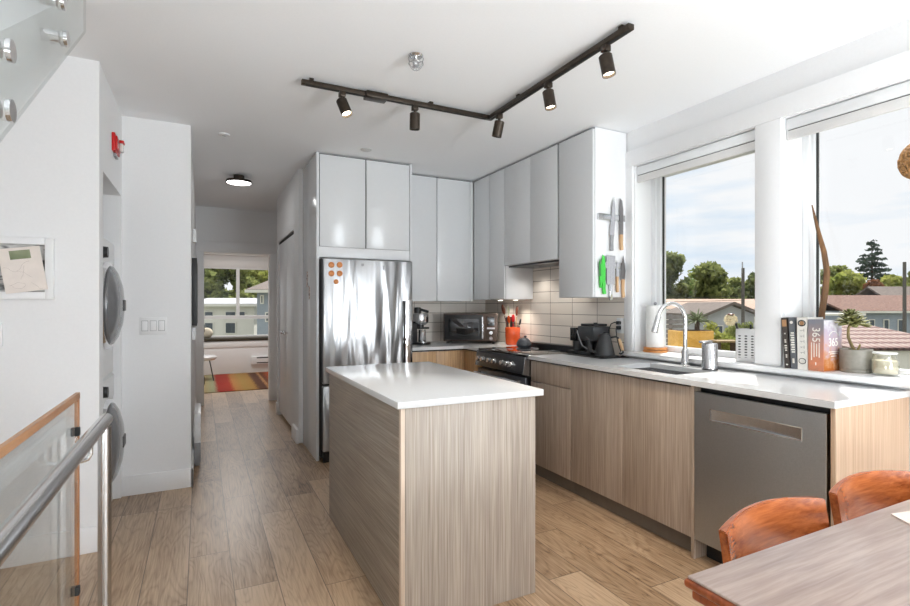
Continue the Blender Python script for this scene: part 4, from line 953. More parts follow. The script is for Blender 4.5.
MB().cyl((0.154, 4.183, H - 0.0102), (0.154, 4.183, H - 0.022), 0.012).build('plunger', M['chrome'], t)
# woven ball hanging by the window
wb_ = P(924.5, 160, 2.55)
t = thing('woven_ball', 'round woven rattan ball hanging in front of the window', 'ornament', wb_)
m = MB(); rng = random.Random(5)
for i in range(46):
    ax = Vector((rng.gauss(0, 1), rng.gauss(0, 1), rng.gauss(0, 1))).normalized(); a1 = ax.orthogonal().normalized(); a2 = ax.cross(a1)
    R2 = 0.094 + rng.random() * 0.007
    m.tube([wb_ + (a1 * math.cos(k * PI / 16) + a2 * math.sin(k * PI / 16)) * R2 for k in range(32)], 0.0052, 6, True)
m.sphere(wb_, 0.088, n=24)
m.build('shell', plain('rattan', srgb(176, 128, 74), 0.7, var=0.25, scale=60), t)
MB().cyl(wb_ + Vector((0, 0, 0.095)), (wb_.x, wb_.y, H - 0.001), 0.0015, n=8).build('string', M['paleoak'], t)

# ================================================================== LEFT SIDE
# ---- washer and dryer stacked in the niche
def machine(name, label, z0, cz, cat, dz):
    t = thing(name, label, cat, (-0.82, 3.69, z0), None)
    MB().box(-1.15, -0.515, 3.395, 3.985, z0, z0 + 0.838, 0.012, 3).build('body', M['white'], t)
    MB().lathe([(0.262, 0), (0.268, 0.006), (0.262, 0.022), (0.240, 0.026), (0.232, 0.02), (0.232, 0.0), (0.262, 0)], (-0.5145, 3.69, cz), 48, Matrix.Rotation(PI / 2, 4, 'Y')).build('door_ring', M['chrome'], t)
    d = MB().lathe([(0, 0.075), (0.05, 0.0745), (0.13, 0.064), (0.20, 0.043), (0.235, 0.022), (0.239, 0.012), (0.232, 0.0), (0, 0.0)], (-0.498, 3.69, cz), 56, Matrix.Rotation(PI / 2, 4, 'Y')).build('door', plain('smoked_door', (0.16, 0.16, 0.165), 0.22, var=0.03, coat=0.5), t)
    MB().box(-0.436, -0.4185, 3.66, 3.76, cz - 0.035, cz + 0.035, 0.006).build('door_handle', M['black'], d)
    MB().box(-0.5145, -0.508, 3.41, 3.97, z0 + 0.685, z0 + 0.83, 0.002).build('control_panel', M['white'], t)
    k = MB().cyl((-0.5075, 3.45, z0 + dz), (-0.470, 3.45, z0 + dz), 0.034, 0.030).build('dial', M['black'], t)
    MB().lathe([(0.035, 0), (0.040, 0.0), (0.040, 0.012), (0.035, 0.012), (0.035, 0)], (-0.5075, 3.45, z0 + dz), 28, Matrix.Rotation(PI / 2, 4, 'Y')).build('dial_ring', M['chrome'], t)
    for y in (3.44, 3.94):
        if z0 < .1: MB().cyl((-0.6, y, 0.0), (-0.6, y, z0), 0.02).cyl((-1.08, y, 0.0), (-1.08, y, z0), 0.02).build('foot_pair', M['black'], t)
    return t
machine('washing_machine', 'white front loading washing machine, the lower one in the wall niche', 0.02, 0.462, 'washing machine', 0.782)
machine('tumble_dryer', 'white tumble dryer stacked on the washing machine in the niche', 0.8595, 1.294, 'dryer', 0.735)
# ---- picture frame with a card
t = thing('picture_frame', 'white wooden picture frame hanging on the left wall', 'picture frame', (-0.80, 3.22, 1.32))
x0, x1, z0, z1 = -0.962, -0.668, 1.325, 1.632; b = 0.035; yq = 3.2345
MB().box(x0, x0 + b, yq - 0.028, yq, z0, z1, 0.002).box(x1 - b, x1, yq - 0.028, yq, z0, z1, 0.002).box(x0 + b, x1 - b, yq - 0.028, yq, z0, z0 + b, 0.002).box(x0 + b, x1 - b, yq - 0.028, yq, z1 - b, z1, 0.002).build('frame', M['trim'], t)
ap = NT('black_white_photo'); X, Y, Z = ap.xyz(ap.world())
ap.col(ap.ramp(ap.noise(ap.comb(ap.math('MULTIPLY', X, 0.35), 0.0, Z), 22, 2, 0.4), [(0.36, (0.08, 0.08, 0.08)), (0.44, (0.45, 0.43, 0.41)), (0.56, (0.62, 0.60, 0.58)), (0.62, (0.12, 0.12, 0.12)), (0.68, (0.6, 0.58, 0.56))])); ap.p(Roughness=0.4)
MB().box(x0 + b, x1 - b, yq - 0.008, yq - 0.004, z0 + b, z1 - b).build('print', ap.m, t)
t = thing('greeting_card', 'cream card with a small green leafy patch tucked into the frame', 'card', (-0.81, 3.20, 1.36))
RM = Matrix.Translation((-0.788, yq - 0.031, 1.468)) @ Matrix.Rotation(math.radians(-9), 4, 'Y')
MB().box(-0.083, 0.083, -0.001, 0.001, -0.108, 0.112, M=RM).build('card', plain('cream_card', srgb(232, 222, 214), 0.7, var=0.03, scale=20), t)
MB().box(-0.04, 0.042, -0.0022, -0.0011, 0.055, 0.098, M=RM).build('picture_patch', leaf_mat('green_patch', srgb(70, 84, 54), srgb(190, 196, 160)), t)
sk = MB(); rng = random.Random(9)
for k in range(7):
    p0 = Vector((rng.uniform(-0.06, 0.04), -0.0014, rng.uniform(-0.09, 0.03))); pts = [RM @ p0]
    a = rng.uniform(0, 6)
    for j in range(8):
        a += rng.uniform(-.5, .7); p0 = p0 + Vector((0.009 * math.cos(a), 0, 0.009 * math.sin(a))); p0.x = max(-.075, min(.075, p0.x)); p0.z = max(-.10, min(.045, p0.z)); pts.append(RM @ p0)
    sk.tube(pts, 0.0005, 4)
sk.build('pencil_sketch', plain('sketch_pencil', srgb(190, 178, 170), 0.8), t)
# ---- thermostat and light switches
t = thing('wall_thermostat', 'small white thermostat on the left wall below the picture frame', 'thermostat', (-0.91, 3.22, 1.10))
MB().box(-0.945, -0.872, yq - 0.018, yq, 1.09, 1.205, 0.004).build('housing', M['white'], t)
MB().box(-0.935, -0.885, yq - 0.0195, yq - 0.0182, 1.145, 1.19).build('display', plain('display_grey', (0.52, 0.54, 0.53), 0.3), t)
t = thing('light_switch', 'white three gang light switch plate on the wall before the hallway', 'light switch', (-0.295, 4.08, 1.09))
MB().box(-0.378, -0.214, 4.083, 4.0895, 1.092, 1.212, 0.002).build('cover_plate', M['white'], t)
for k in range(3):
    x = -0.346 + k * 0.050
    MB().box(x - 0.017, x + 0.017, 4.0785, 4.0828, 1.12, 1.186, 0.001).build('rocker', M['trim'], t)
    MB().box(x - 0.0195, x + 0.0195, 4.0824, 4.0829, 1.117, 1.189).build('rocker_gap', M['grey'], t)
# ---- fire alarm
t = thing('fire_alarm', 'red fire alarm strobe with white FIRE lettering high on the wall', 'fire alarm', (-0.47, 3.74, 2.22))
MB().prism([(3.645, 2.225), (3.845, 2.235), (3.845, 2.325), (3.645, 2.335)], 'x', -0.4795, -0.462, 0.003).build('base', M['red'], t)
MB().prism([(3.66, 2.24), (3.80, 2.245), (3.80, 2.31), (3.66, 2.32)], 'x', -0.4618, -0.453, 0.002).build('raised_front', M['red'], t)
MB().box(-0.4528, -0.433, 3.745, 3.795, 2.25, 2.30, 0.005).build('strobe_lens', plain('clear_strobe', (0.75, 0.73, 0.68), 0.1, coat=0.6), t)
MB().box(-0.4528, -0.428, 3.735, 3.80, 2.302, 2.316, 0.003).build('hood', M['red'], t)
text('FIRE', 0.034, M['white'], 'lettering', t, frame((-0.4525, 3.70, 2.28), (0, 0, -1), (0, 1, 0)), sx=0.8)
MB().box(-0.4795, -0.463, 3.70, 3.79, 2.205, 2.225, 0.003).build('sounder', M['grey'], t)

# ---- glass guard, handrail
t = thing('glass_guard', 'glass stair guard panel with oak cap rail and oak end post', 'railing', (-0.40, 1.2, 0))
gx = -0.40
MB().box(gx - 0.006, gx + 0.006, -1.4, 2.226, 0.04, 0.952).build('glass_panel', M['railglass'], t)
MB().box(gx - 0.007, gx + 0.007, -1.4, 2.262, 0.953, 0.977, 0.002).build('cap_rail', M['cap'], t)
MB().box(gx - 0.006, gx + 0.006, 2.236, 2.262, 0.0, 0.9525, 0.002).build('end_post', M['capv'], t)
for z in (0.275, 0.842):
    MB().box(gx - 0.013, gx + 0.013, 2.212, 2.2355, z - 0.015, z + 0.015, 0.003).build('glass_clamp', M['matte'], t)
t = thing('metal_handrail', 'round brushed steel handrail with upright steel post in front of the glass', 'handrail', (-0.33, 1.2, 0))
rx = -0.332
MB().tube([(rx, -1.4, 0.848), (rx, 0.5, 0.848), (rx, 2.385, 0.848)], 0.0235, 24).build('rail', M['satin'], t)
MB().cyl((rx, 2.352, 0.0), (rx, 2.352, 0.826), 0.0225, n=28).build('post', steel('post_steel', 'z', (0.62, 0.62, 0.62), 0.27), t)
MB().lathe([(0, 0), (0.045, 0), (0.045, 0.006), (0, 0.008)], (rx, 2.352, 0.0), 24).build('post_foot', M['satin'], t)
MB().tube([(rx, 2.08, 0.826), (rx, 2.08, 0.79), (rx - 0.008, 2.08, 0.775), (rx - 0.025, 2.08, 0.77), (gx + 0.0135, 2.08, 0.77)], 0.0065, 10).cyl((gx + 0.0065, 2.08, 0.77), (gx + 0.0135, 2.08, 0.77), 0.018).build('bracket', M['satin'], t)

# ---- upper stair flight: white stringer behind a glass panel on steel standoffs
ug = -0.39; sl_ = (2.311 - 1.654) / (2.312 - 1.427)
def zl(y): return 2.311 + (y - 2.312) * sl_
r = MB(); ye = 2.605
r.prism([(-1.2, zl(-1.2) - 0.086), (ye, zl(ye) - 0.086), (ye, H - 0.002), (ye - 0.05, H - 0.002), (-1.2, zl(-1.2) + 0.42)], 'x', -1.45, ug - 0.052)
struct('wall_stair_flight', r, M['wall'])
t = thing('stair_glass', 'clear glass stair panel on round steel standoffs at the upper left', 'railing', (ug, 1.2, 1.5))
MB().prism([(1.1, zl(1.1)), (2.312, zl(2.312)), (2.312, H - 0.003), (1.75, H - 0.003), (1.1, zl(1.1) + 0.92)], 'x', ug - 0.006, ug + 0.006).build('glass_panel', M['railglass'], t)
for y, z in ((1.977, 2.131), (1.939, 2.227), (1.452, 1.724), (1.452, 1.857)):
    MB().cyl((ug + 0.0065, y, z), (ug + 0.016, y, z), 0.025, n=28).cyl((ug - 0.0515, y, z), (ug - 0.0065, y, z), 0.019, n=28).build('standoff', M['chrome'], t)

# ================================================================== HALL & BEDROOM
o = MB().box(-0.0645, -0.028, 4.45, 5.30, 1.135, 1.665, 0.003).build('hallway_picture', plain('dark_frame', (0.03, 0.03, 0.032), 0.5)); props(o, 'dark framed picture on the left wall of the hallway seen edge-on', 'picture')
o = MB().box(-0.0645, -0.038, 4.52, 4.62, 1.02, 1.12, 0.004).build('hallway_switch', M['white']); props(o, 'small white wall box under the dark hallway picture', 'switch')
o = MB().box(-0.0645, -0.036, 5.1, 5.22, 1.86, 1.98, 0.004).build('door_chime', M['white']); props(o, 'small white chime box high on the left hallway wall', 'chime')
t = thing('wall_heater', 'low white box heater standing against the left hallway wall', 'heater', (-0.03, 4.66, 0))
MB().box(-0.050, 0.000, 4.58, 5.10, 0.03, 0.42, 0.005).build('housing', M['white'], t)
MB().box(-0.0505, -0.002, 4.575, 4.5795, 0.03, 0.19, 0.001).build('lower_grille', M['grey'], t)
MB().box(-0.045, -0.005, 4.60, 5.08, 0.0, 0.0295).build('plinth', M['grey'], t)
rg = NT('striped_rug'); X, Y, Z = rg.xyz(rg.world()); st = rg.math('DIVIDE', rg.math('ADD', X, 0.3), 2.0)
rg.col(rg.ramp(rg.math('ADD', st, rg.math('MULTIPLY', rg.math('SUBTRACT', rg.noise(rg.comb(rg.math('MULTIPLY', X, 6.0), Y, 0.0), 9, 2), 0.5), 0.05)),
  [(0.0, srgb(150, 150, 110)), (0.14, srgb(168, 140, 92)), (0.24, srgb(150, 152, 120)), (0.27, srgb(150, 40, 28)), (0.36, srgb(158, 50, 30)), (0.39, srgb(176, 120, 66)), (0.46, srgb(160, 128, 66)), (0.53, srgb(160, 120, 60)), (0.56, srgb(90, 56, 36)), (0.61, srgb(84, 48, 32)), (0.63, srgb(170, 124, 80)), (0.65, srgb(90, 52, 30)), (0.72, srgb(170, 74, 30)), (1.0, srgb(120, 50, 30))]))
rg.p(Roughness=0.95); rg.bump(rg.noise(rg.co, 200, 2), 0.5, 0.003)
o = MB().box(-0.5, 1.7, 8.36, 10.45, 0.001, 0.012, 0.002).build('striped_rug', rg.m); props(o, 'red, orange and olive striped rug on the bedroom floor', 'rug')
t = thing('window_bench', 'white built-in bench under the bedroom window with dark cushion', 'bench', (0.6, 10.85, 0))
MB().box(-1.49, 3.09, 10.60, 11.095, 0.0, 0.62, 0.003).build('bench_box', M['trim'], t)
MB().box(-1.49, 3.09, 10.585, 10.5995, 0.50, 0.60, 0.003).build('front_board', M['trim'], t)
MB().box(-1.2, 2.8, 10.57, 11.05, 0.6205, 0.672, 0.02, 3).build('cushion', plain('dark_olive_fabric', srgb(62, 56, 44), 0.9), t)
t = thing('baseboard_heater', 'white electric baseboard heater on the bedroom bench front', 'heater', (1.3, 10.57, 0.15))
MB().box(0.87, 2.2, 10.54, 10.5995, 0.16, 0.31, 0.004).build('housing', M['white'], t)
MB().box(0.97, 2.1, 10.537, 10.5405, 0.275, 0.295).build('vent', M['dark'], t)
MB().box(0.97, 2.1, 10.537, 10.5405, 0.178, 0.195).build('vent', M['dark'], t)
t = thing('bedroom_stool', 'white round stool with black metal legs on the rug', 'stool', (0.08, 9.75, 0.012))
qx, qy = 0.06, 9.75
MB().lathe([(0, 0), (0.15, 0), (0.18, 0.02), (0.185, 0.05), (0.16, 0.075), (0, 0.08)], (qx, qy, 0.36), 32).build('seat', M['white'], t)
for k in range(4):
    a = PI / 4 + k * PI / 2
    MB().tube([(qx + 0.10 * math.cos(a), qy + 0.10 * math.sin(a), 0.36), (qx + 0.19 * math.cos(a), qy + 0.19 * math.sin(a), 0.0125)], 0.009, 8).build('leg', M['black'], t)
o = MB().sphere((0.10, 10.92, 0.77), 0.13, (0.85, 0.5, 0.78), 20).build('cushion', plain('cream_cushion', srgb(214, 206, 188), 0.9)); props(o, 'small cream cushion standing on the bedroom window bench', 'cushion')

# ================================================================== DINING
t = thing('dining_table', 'wooden dining table with orange-brown edges in the foreground', 'table', (1.7, 0.25, 0))
tx0, tx1, ty0, ty1 = 0.882, 2.60, -0.30, 0.722
MB().box(tx0, tx1, ty0, ty1, 0.716, 0.7335, 0.007, 3).build('edge_band', M['teak_e'], t)
MB().box(tx0 + 0.006, tx1 - 0.006, ty0 + 0.006, ty1 - 0.006, 0.7336, 0.740, 0.003).build('tabletop', M['table'], t)
MB().box(tx0 + 0.012, tx0 + 0.50, ty0 + 0.01, ty1 - 0.01, 0.692, 0.7125, 0.006, 3).build('draw_leaf', M['teak_e'], t)
MB().box(tx1 - 0.50, tx1 - 0.012, ty0 + 0.01, ty1 - 0.01, 0.692, 0.7125, 0.006, 3).build('draw_leaf', M['teak_e'], t)
MB().box(tx0 + 0.16, tx1 - 0.16, ty0 + 0.10, ty1 - 0.10, 0.62, 0.6915, 0.003).build('apron', M['teak'], t)
for x in (tx0 + 0.12, tx1 - 0.12):
    for y in (ty0 + 0.10, ty1 - 0.10):
        MB().lathe([(0, 0), (0.016, 0), (0.028, 0.69), (0, 0.69)], (x, y, 0.0005), 20).build('leg', M['teak_e'], t)
o = MB().prism([(1.622, 0.682), (2.04, 0.60), (1.93, 0.19), (1.40, 0.32)], 'z', 0.7405, 0.744).build('placemat', plain('pale_placemat', srgb(228, 212, 200), 0.8, var=0.03, scale=150)); props(o, 'pale beige placemat lying on the dining table', 'placemat')
def make_chair(label):
    t = thing('dining_chair', label, 'chair', (0, 0, 0), 'teak dining chairs at the table')
    # local frame: chair faces -y, centred at x=0, back at y=0
    m = bmesh.new(); n = 18; hw = 0.222; rows = []
    for i in range(n + 1):
        s_ = -1 + 2 * i / n; x = hw * s_; yy = 0.042 * (1 - s_ * s_); zt_ = 0.752 + 0.014 * (1 - s_ * s_); zb_ = 0.606 + 0.012 * (1 - s_ * s_)
        th = 0.013 + 0.010 * abs(s_) ** 3
        rows.append([m.verts.new((x, yy - th / 2 - 0.012, zb_)), m.verts.new((x, yy + th / 2 - 0.012, zb_)), m.verts.new((x, yy + th / 2 + 0.012, zt_)), m.verts.new((x, yy - th / 2 + 0.012, zt_))])
    for A, B in zip(rows, rows[1:]):
        for k in range(4): m.faces.new((A[k], A[(k + 1) % 4], B[(k + 1) % 4], B[k]))
    m.faces.new(rows[0]); m.faces.new(rows[-1][::-1]); bmesh.ops.recalc_face_normals(m, faces=m.faces)
    bmesh.ops.bevel(m, geom=[e for e in m.edges if e.calc_face_angle(0) > 0.9], offset=0.003, segments=2, affect='EDGES')
    q = MB(); q._app(m); q.build('backrest', M['teak'], t)
    for s_ in (-1, 1):
        MB().tube([(0.200 * s_, 0.012, 0.0005), (0.200 * s_, -0.02, 0.40), (0.202 * s_, -0.022, 0.56), (0.205 * s_, -0.006, 0.66)], [0.013, 0.018, 0.017, 0.011], 14).build('leg', M['teak_e'], t)
        MB().tube([(0.200 * s_, -0.43, 0.0005), (0.200 * s_, -0.415, 0.42)], [0.012, 0.019], 14).build('leg', M['teak_e'], t)
        MB().box(0.192 * s_ - 0.009, 0.192 * s_ + 0.009, -0.41, -0.03, 0.38, 0.418, 0.003).build('side_rail', M['teak_e'], t)
    MB().box(-0.19, 0.19, -0.432, -0.412, 0.375, 0.418, 0.003).build('front_rail', M['teak_e'], t)
    MB().box(-0.215, 0.215, -0.44, -0.045, 0.4205, 0.462, 0.016, 3).build('seat', plain('dark_seat_fabric', (0.03, 0.028, 0.027), 0.8), t)
    return t
ch = make_chair('teak dining chair with curved backrest in front of the dishwasher')
ch.location = (1.335, 0.795, 0); ch.rotation_euler = (0, 0, math.radians(2))
c2 = dup(ch); c2.location = (1.845, 0.805, 0); c2.rotation_euler = (0, 0, math.radians(-1)); c2['label'] = 'teak dining chair with curved backrest in front of the wood end panel'

# ================================================================== OUTSIDE
GZ = -3.2
gm = NT('outside_ground'); n = gm.noise(gm.world(), 0.35, 4); gm.col(gm.ramp(n, [(0.4, srgb(96, 104, 70)), (0.6, srgb(150, 146, 130))])); gm.p(Roughness=0.9)
struct('ground', MB().box(-60, 120, -40, 130, GZ - 0.2, GZ), gm.m)
def foliage_obj(name, blobs, n, size, mat, parent, seed, jitter=0.55):
    """leaf clusters: many small quads on and inside the blobs (centre, radii)"""
    rng = np.random.default_rng(seed)
    vol = np.array([b[1][0] * b[1][1] * b[1][2] for b in blobs]) ** (2 / 3); pick = rng.choice(len(blobs), n, p=vol / vol.sum())
    C_ = np.array([b[0] for b in blobs])[pick]; R_ = np.array([b[1] for b in blobs])[pick]
    d = rng.normal(size=(n, 3)); d /= np.linalg.norm(d, axis=1)[:, None]
    r = (1 - jitter * rng.random(n) ** 1.5)[:, None]
    c = C_ + d * R_ * r
    nr = d * 0.7 + rng.normal(size=(n, 3)) * 0.7; nr /= np.linalg.norm(nr, axis=1)[:, None]
    a = np.cross(nr, rng.normal(size=(n, 3))); a /= np.linalg.norm(a, axis=1)[:, None]; b = np.cross(nr, a)
    s1 = size * (0.6 + 0.8 * rng.random(n))[:, None]; s2 = s1 * 0.6
    V = np.stack([c + a * s1, c + b * s2, c - a * s1, c - b * s2], 1).reshape(-1, 3)
    off = np.array(parent.location); V = V - off
    me = bpy.data.meshes.new(name); F = np.arange(n * 4).reshape(-1, 4)
    me.from_pydata(V.tolist(), [], F.tolist()); me.materials.append(mat)
    o = bpy.data.objects.new(name, me); COL.objects.link(o); o.parent = parent; return o
def tree_leaf(name, ca, cb):
    t = NT(name); t.n.remove(t.b); g = t.world(); n = t.noise(g, 0.9, 4, 0.7)
    c = t.ramp(n, [(0.35, ca), (0.62, cb)])
    a = t.n.new('ShaderNodeBsdfDiffuse'); b = t.n.new('ShaderNodeBsdfTranslucent'); mx = t.n.new('ShaderNodeMixShader'); mx.inputs[0].default_value = 0.5
    t.l.new(c, a.inputs[0]); t.l.new(c, b.inputs[0]); t.l.new(a.outputs[0], mx.inputs[1]); t.l.new(b.outputs[0], mx.inputs[2]); t.l.new(mx.outputs[0], t.out.inputs[0])
    return t.m
LG = tree_leaf('mid_green_leaves', srgb(88, 102, 62), srgb(164, 170, 108)); LD = tree_leaf('dark_green_leaves', srgb(78, 92, 60), srgb(146, 154, 102))
LY = tree_leaf('yellow_green_leaves', srgb(116, 130, 66), srgb(186, 188, 108)); LR = tree_leaf('red_brown_leaves', srgb(122, 84, 64), srgb(160, 116, 88)); LC = tree_leaf('conifer_needles', srgb(56, 70, 62), srgb(92, 106, 94))
BK = plain('tree_bark', srgb(84, 70, 58), 0.9, var=0.2, scale=8)
def tree(label, px, top, w, rad_px, mat, seed, n=4600, leaf=0.25, grp='deciduous trees beyond the roofs'):
    c = P(px, 306, w); R2 = rad_px / 508.0 * w; zt2 = P(px, top, w).z
    t = thing('tree', label, 'tree', (c.x, c.y, GZ), grp)
    rng = random.Random(seed); zc = max(GZ + 2.2, zt2 - R2 * 1.9); blobs = []
    for i in range(22):
        a = rng.uniform(0, 2 * PI); f_ = rng.random(); zz_ = zc + (zt2 - zc) * (0.05 + 0.80 * f_); rr = R2 * (0.75 if f_ < .6 else 0.42) * rng.random() ** .5
        q = R2 * rng.uniform(0.22, 0.40); blobs.append(((c.x + rr * math.cos(a), c.y + rr * math.sin(a), min(zz_, zt2 - q * .8)), (q, q, q * 0.8)))
    blobs.append(((c.x, c.y, zt2 - R2 * .35), (R2 * .4, R2 * .4, R2 * .35)))
    for k in range(4): a = k * PI / 2 + .4; blobs.append(((c.x + R2 * .6 * math.cos(a), c.y + R2 * .6 * math.sin(a), zc + R2 * .1), (R2 * .45, R2 * .45, R2 * .5)))
    foliage_obj('foliage', blobs, n, leaf * R2 / 2.2, mat, t, seed)
    MB().tube([(c.x, c.y, GZ), (c.x + .05, c.y, (GZ + zc) / 2), (c.x, c.y, zc + R2 * .6)], [R2 * .10, R2 * .08, R2 * .04], 10).build('trunk', BK, t)
    return t
tree('dark leafy tree at the left edge of the sink window', 664, 252, 46, 31, LD, 11)
tree('large round green tree at the centre of the sink window', 711, 263, 48, 34, LG, 12)
tree('smaller green tree just left of the utility pole', 735, 277, 58, 15, LG, 13)
tree('green tree behind the post right of the utility pole', 757, 272, 53, 20, LD, 14)
tree('low green tree at the left edge of the right window', 831, 266, 60, 24, LG, 15)
tree('yellow green tree left below the tall conifer', 848, 271, 53, 30, LY, 16)
tree('yellow green bush tree right of the red-brown tree', 894, 275, 54, 22, LY, 17)
tree('red-brown leafed tree below the tall conifer', 874, 279, 50, 13, LR, 18)
tree('dark green tree behind the pole at the right edge of window', 916, 270, 56, 14, LG, 19)
# conifer
w = 62; c = P(872, 306, w); zt2 = P(872, 240, w).z
t = thing('conifer', 'tall dark conifer rising above the roofs in the right window', 'tree', (c.x, c.y, GZ))
blobs = []; rng = random.Random(4); Hc = zt2 - GZ
for i in range(16):
    f_ = i / 15; z = zt2 - 0.25 - f_ * Hc * 0.72; R2 = 0.25 + 2.7 * f_ ** 0.85
    for k in range(5 + int(13 * f_)):
        a = rng.uniform(0, 2 * PI); rr = R2 * rng.uniform(.45, 1.0); q = 0.30 + .62 * f_
        blobs.append(((c.x + rr * math.cos(a), c.y + rr * math.sin(a), z - rr * 0.12 + rng.uniform(-.38, .38)), (q * 1.25, q * 1.25, q * .36)))
foliage_obj('foliage', blobs, 15000, 0.17, LC, t, 21, .6)
MB().tube([(c.x, c.y, GZ), (c.x, c.y, zt2 - .3)], [0.35, 0.03], 10).build('trunk', BK, t)

# ---- houses
RB_ = NT('brown_shingle_roof'); v = RB_.world(); n = RB_.noise(RB_.mapping(v, (1, 1, 6)), 6, 4); RB_.col(RB_.ramp(n, [(0.35, srgb(104, 76, 66)), (0.65, srgb(134, 104, 92))])); RB_.p(Roughness=0.9); RB_ = RB_.m
RG_ = plain('grey_brown_roof', srgb(112, 102, 96), 0.9, var=0.12, scale=4)
RP_ = plain('pale_clay_roof', srgb(170, 146, 130), 0.9, var=0.1, scale=4)
WG = plain('grey_house_wall', srgb(176, 178, 182), 0.8, var=0.05, scale=2); WW = plain('white_house_wall', srgb(226, 224, 216), 0.8, var=0.03, scale=2); WB = plain('blue_grey_house_wall', srgb(150, 160, 172), 0.8, var=0.05, scale=2)
HG = plain('house_window_glass', srgb(70, 80, 88), 0.15)
def vbox(px0, px1, w, depth, z0, z1):
    """a box facing the view: returns its local frame and size"""
    a = P(px0, 306, w); b = P(px1, 306, w); c = (a + b) / 2; d = (b - a); L = d.length; ang = math.atan2(d.y, d.x)
    return Matrix.Translation((c.x, c.y, 0)) @ Matrix.Rotation(ang, 4, 'Z'), L / 2
def gable_house(label, px0, px1, w, depth, ez, rz, wall, roof, wins, along=True, name='house'):
    F_, L = vbox(px0, px1, w, depth, 0, 0); c = F_.translation
    t = thing(name, label, 'house', (c.x, c.y, GZ), 'neighbouring houses outside the windows')
    MB().box(-L, L, 0, depth, GZ, ez - 0.02, M=F_).build('walls', wall, t)
    o_ = 0.4
    if along:   # ridge runs across the view
        prof = [(-o_, ez - .12), (depth / 2, rz), (depth + o_, ez - .12), (depth + o_, ez + .02), (depth / 2, rz + .14), (-o_, ez + .02)]
        MB().prism(prof, 'x', -L - o_, L + o_, M=F_).build('roof', roof, t)
    else:       # gable end faces the view
        MB().prism([(-L, ez - .02), (L, ez - .02), (0, rz - .05)], 'y', 0.0, depth, M=F_).build('gable', wall, t)
        prof = [(-L - o_, ez - .16), (0, rz), (L + o_, ez - .16), (L + o_, ez), (0, rz + .16), (-L - o_, ez)]
        MB().prism(prof, 'y', -o_, depth + o_, M=F_).build('roof', roof, t)
    MB().box(-L - o_ - .02, L + o_ + .02, -o_ - .06, -o_ - .01, ez - .14, ez + .0, M=F_).build('gutter', WW, t) if along else None
    for (xa, xb, za, zb_) in wins:
        f_ = MB().box(L * xa, L * xb, -0.05, -0.002, za, zb_, M=F_).build('window', WW, t)
        MB().box(L * xa + .06, L * xb - .06, -0.06, -0.051, za + .06, zb_ - .06, M=F_).build('pane', HG, f_)
    return t
def zat(py, w): return EYE + (306 - py) / 508.0 * w
gable_house('long house with pale clay roof seen past the faucet', 655, 790, 37, 6.0, zat(309, 37), zat(302, 40) + .1, WW, RP_, [(-.5, -.35, -.6, .4), (-.1, .05, -.6, .4)])
gable_house('grey house with gable end facing the sink window', 708, 754, 29, 5.0, zat(314, 29), zat(304.5, 29), WG, RG_, [(-.75, -.35, -.9, .2), (.25, .6, -.9, .2)], along=False)
gable_house('brown roofed house behind the tile roof in right window', 846, 960, 36, 6.0, zat(311, 36), zat(297, 39), WB, RB_, [(-.85, -.75, -.9, .35), (-.6, -.5, -.9, .35), (-.35, -.25, -.9, .35), (-.1, 0, -.9, .35)])
gable_house('grey roofed house farther back at the right edge', 886, 940, 43.5, 3.0, zat(298, 43.5), zat(288, 45), WG, RG_, [])
gable_house('dark brown roofed house behind the books and branch', 815, 856, 44, 5.0, zat(308, 44), zat(297, 46), WW, RG_, [])
# carport with white edge
F_, L = vbox(822, 866, 24, 4, 0, 0)
t = thing('carport', 'low white edged carport roof behind the succulent', 'carport', (F_.translation.x, F_.translation.y, GZ))
MB().box(-L, L, 0, 4, zat(313.5, 24) - .1, zat(313.5, 24), M=F_).build('flat_roof', WW, t)
for s_ in (-1, 1): MB().box(s_ * L * .9 - .06, s_ * L * .9 + .06, 0.1, 0.22, GZ, zat(313.5, 24) - .11, M=F_).build('post', WW, t)
MB().box(-L * .95, L * .95, 3.8, 3.95, GZ, zat(313.5, 24) - .11, M=F_).build('back_wall', WG, t)
# scalloped clay tile roof close by
ts = NT('scalloped_clay_tiles'); cx_, cy_, cz_ = ts.xyz(ts.co)
row = ts.math('MULTIPLY', cy_, 1.9); ri = ts.math('FLOOR', row); fr_ = ts.math('SUBTRACT', row, ri)
colv = ts.math('ADD', ts.math('MULTIPLY', cx_, 5.6), ts.math('MULTIPLY', ts.math('MODULO', ri, 2.0), 0.5)); fc_ = ts.math('ABSOLUTE', ts.math('SUBTRACT', ts.math('FRACT', colv), 0.5))
edge = ts.math('ADD', fr_, ts.math('MULTIPLY', ts.math('POWER', fc_, 2.0), 1.6))
ts.col(ts.ramp(ts.math('MULTIPLY', edge, 0.7), [(0.0, srgb(50, 22, 22)), (0.22, srgb(92, 46, 42)), (0.34, srgb(136, 112, 104)), (0.60, srgb(158, 140, 132)), (0.9, srgb(92, 54, 50))])); ts.p(Roughness=0.8); ts.bump(edge, 0.6, 0.04)
wa, wbk = 11.5, 15.0; F_, L = vbox(852, 980, wa, 4, 0, 0)
t = thing('tile_roof_shed', 'nearby roof of pink and white scalloped tiles behind the candle', 'roof', (F_.translation.x, F_.translation.y, GZ))
za, zb_ = zat(348, wa), zat(322.5, wbk); dp = wbk - wa
ln = math.hypot(dp, zb_ - za); pitch = math.atan2(zb_ - za, dp)
rf = MB().box(-L, L, 0, ln, -0.06, 0.0).build('tiled_slope', ts.m, t)
me = rf.data; me.transform(Matrix.Translation(t.location))
rf.parent = t; rf.location = F_.translation + Vector((0, 0, za)) - t.location; rf.rotation_euler = (pitch, 0, F_.to_euler().z)
MB().box(-L + .1, L - .1, 0.15, dp, GZ, za - .08, M=F_).build('walls', WW, t)
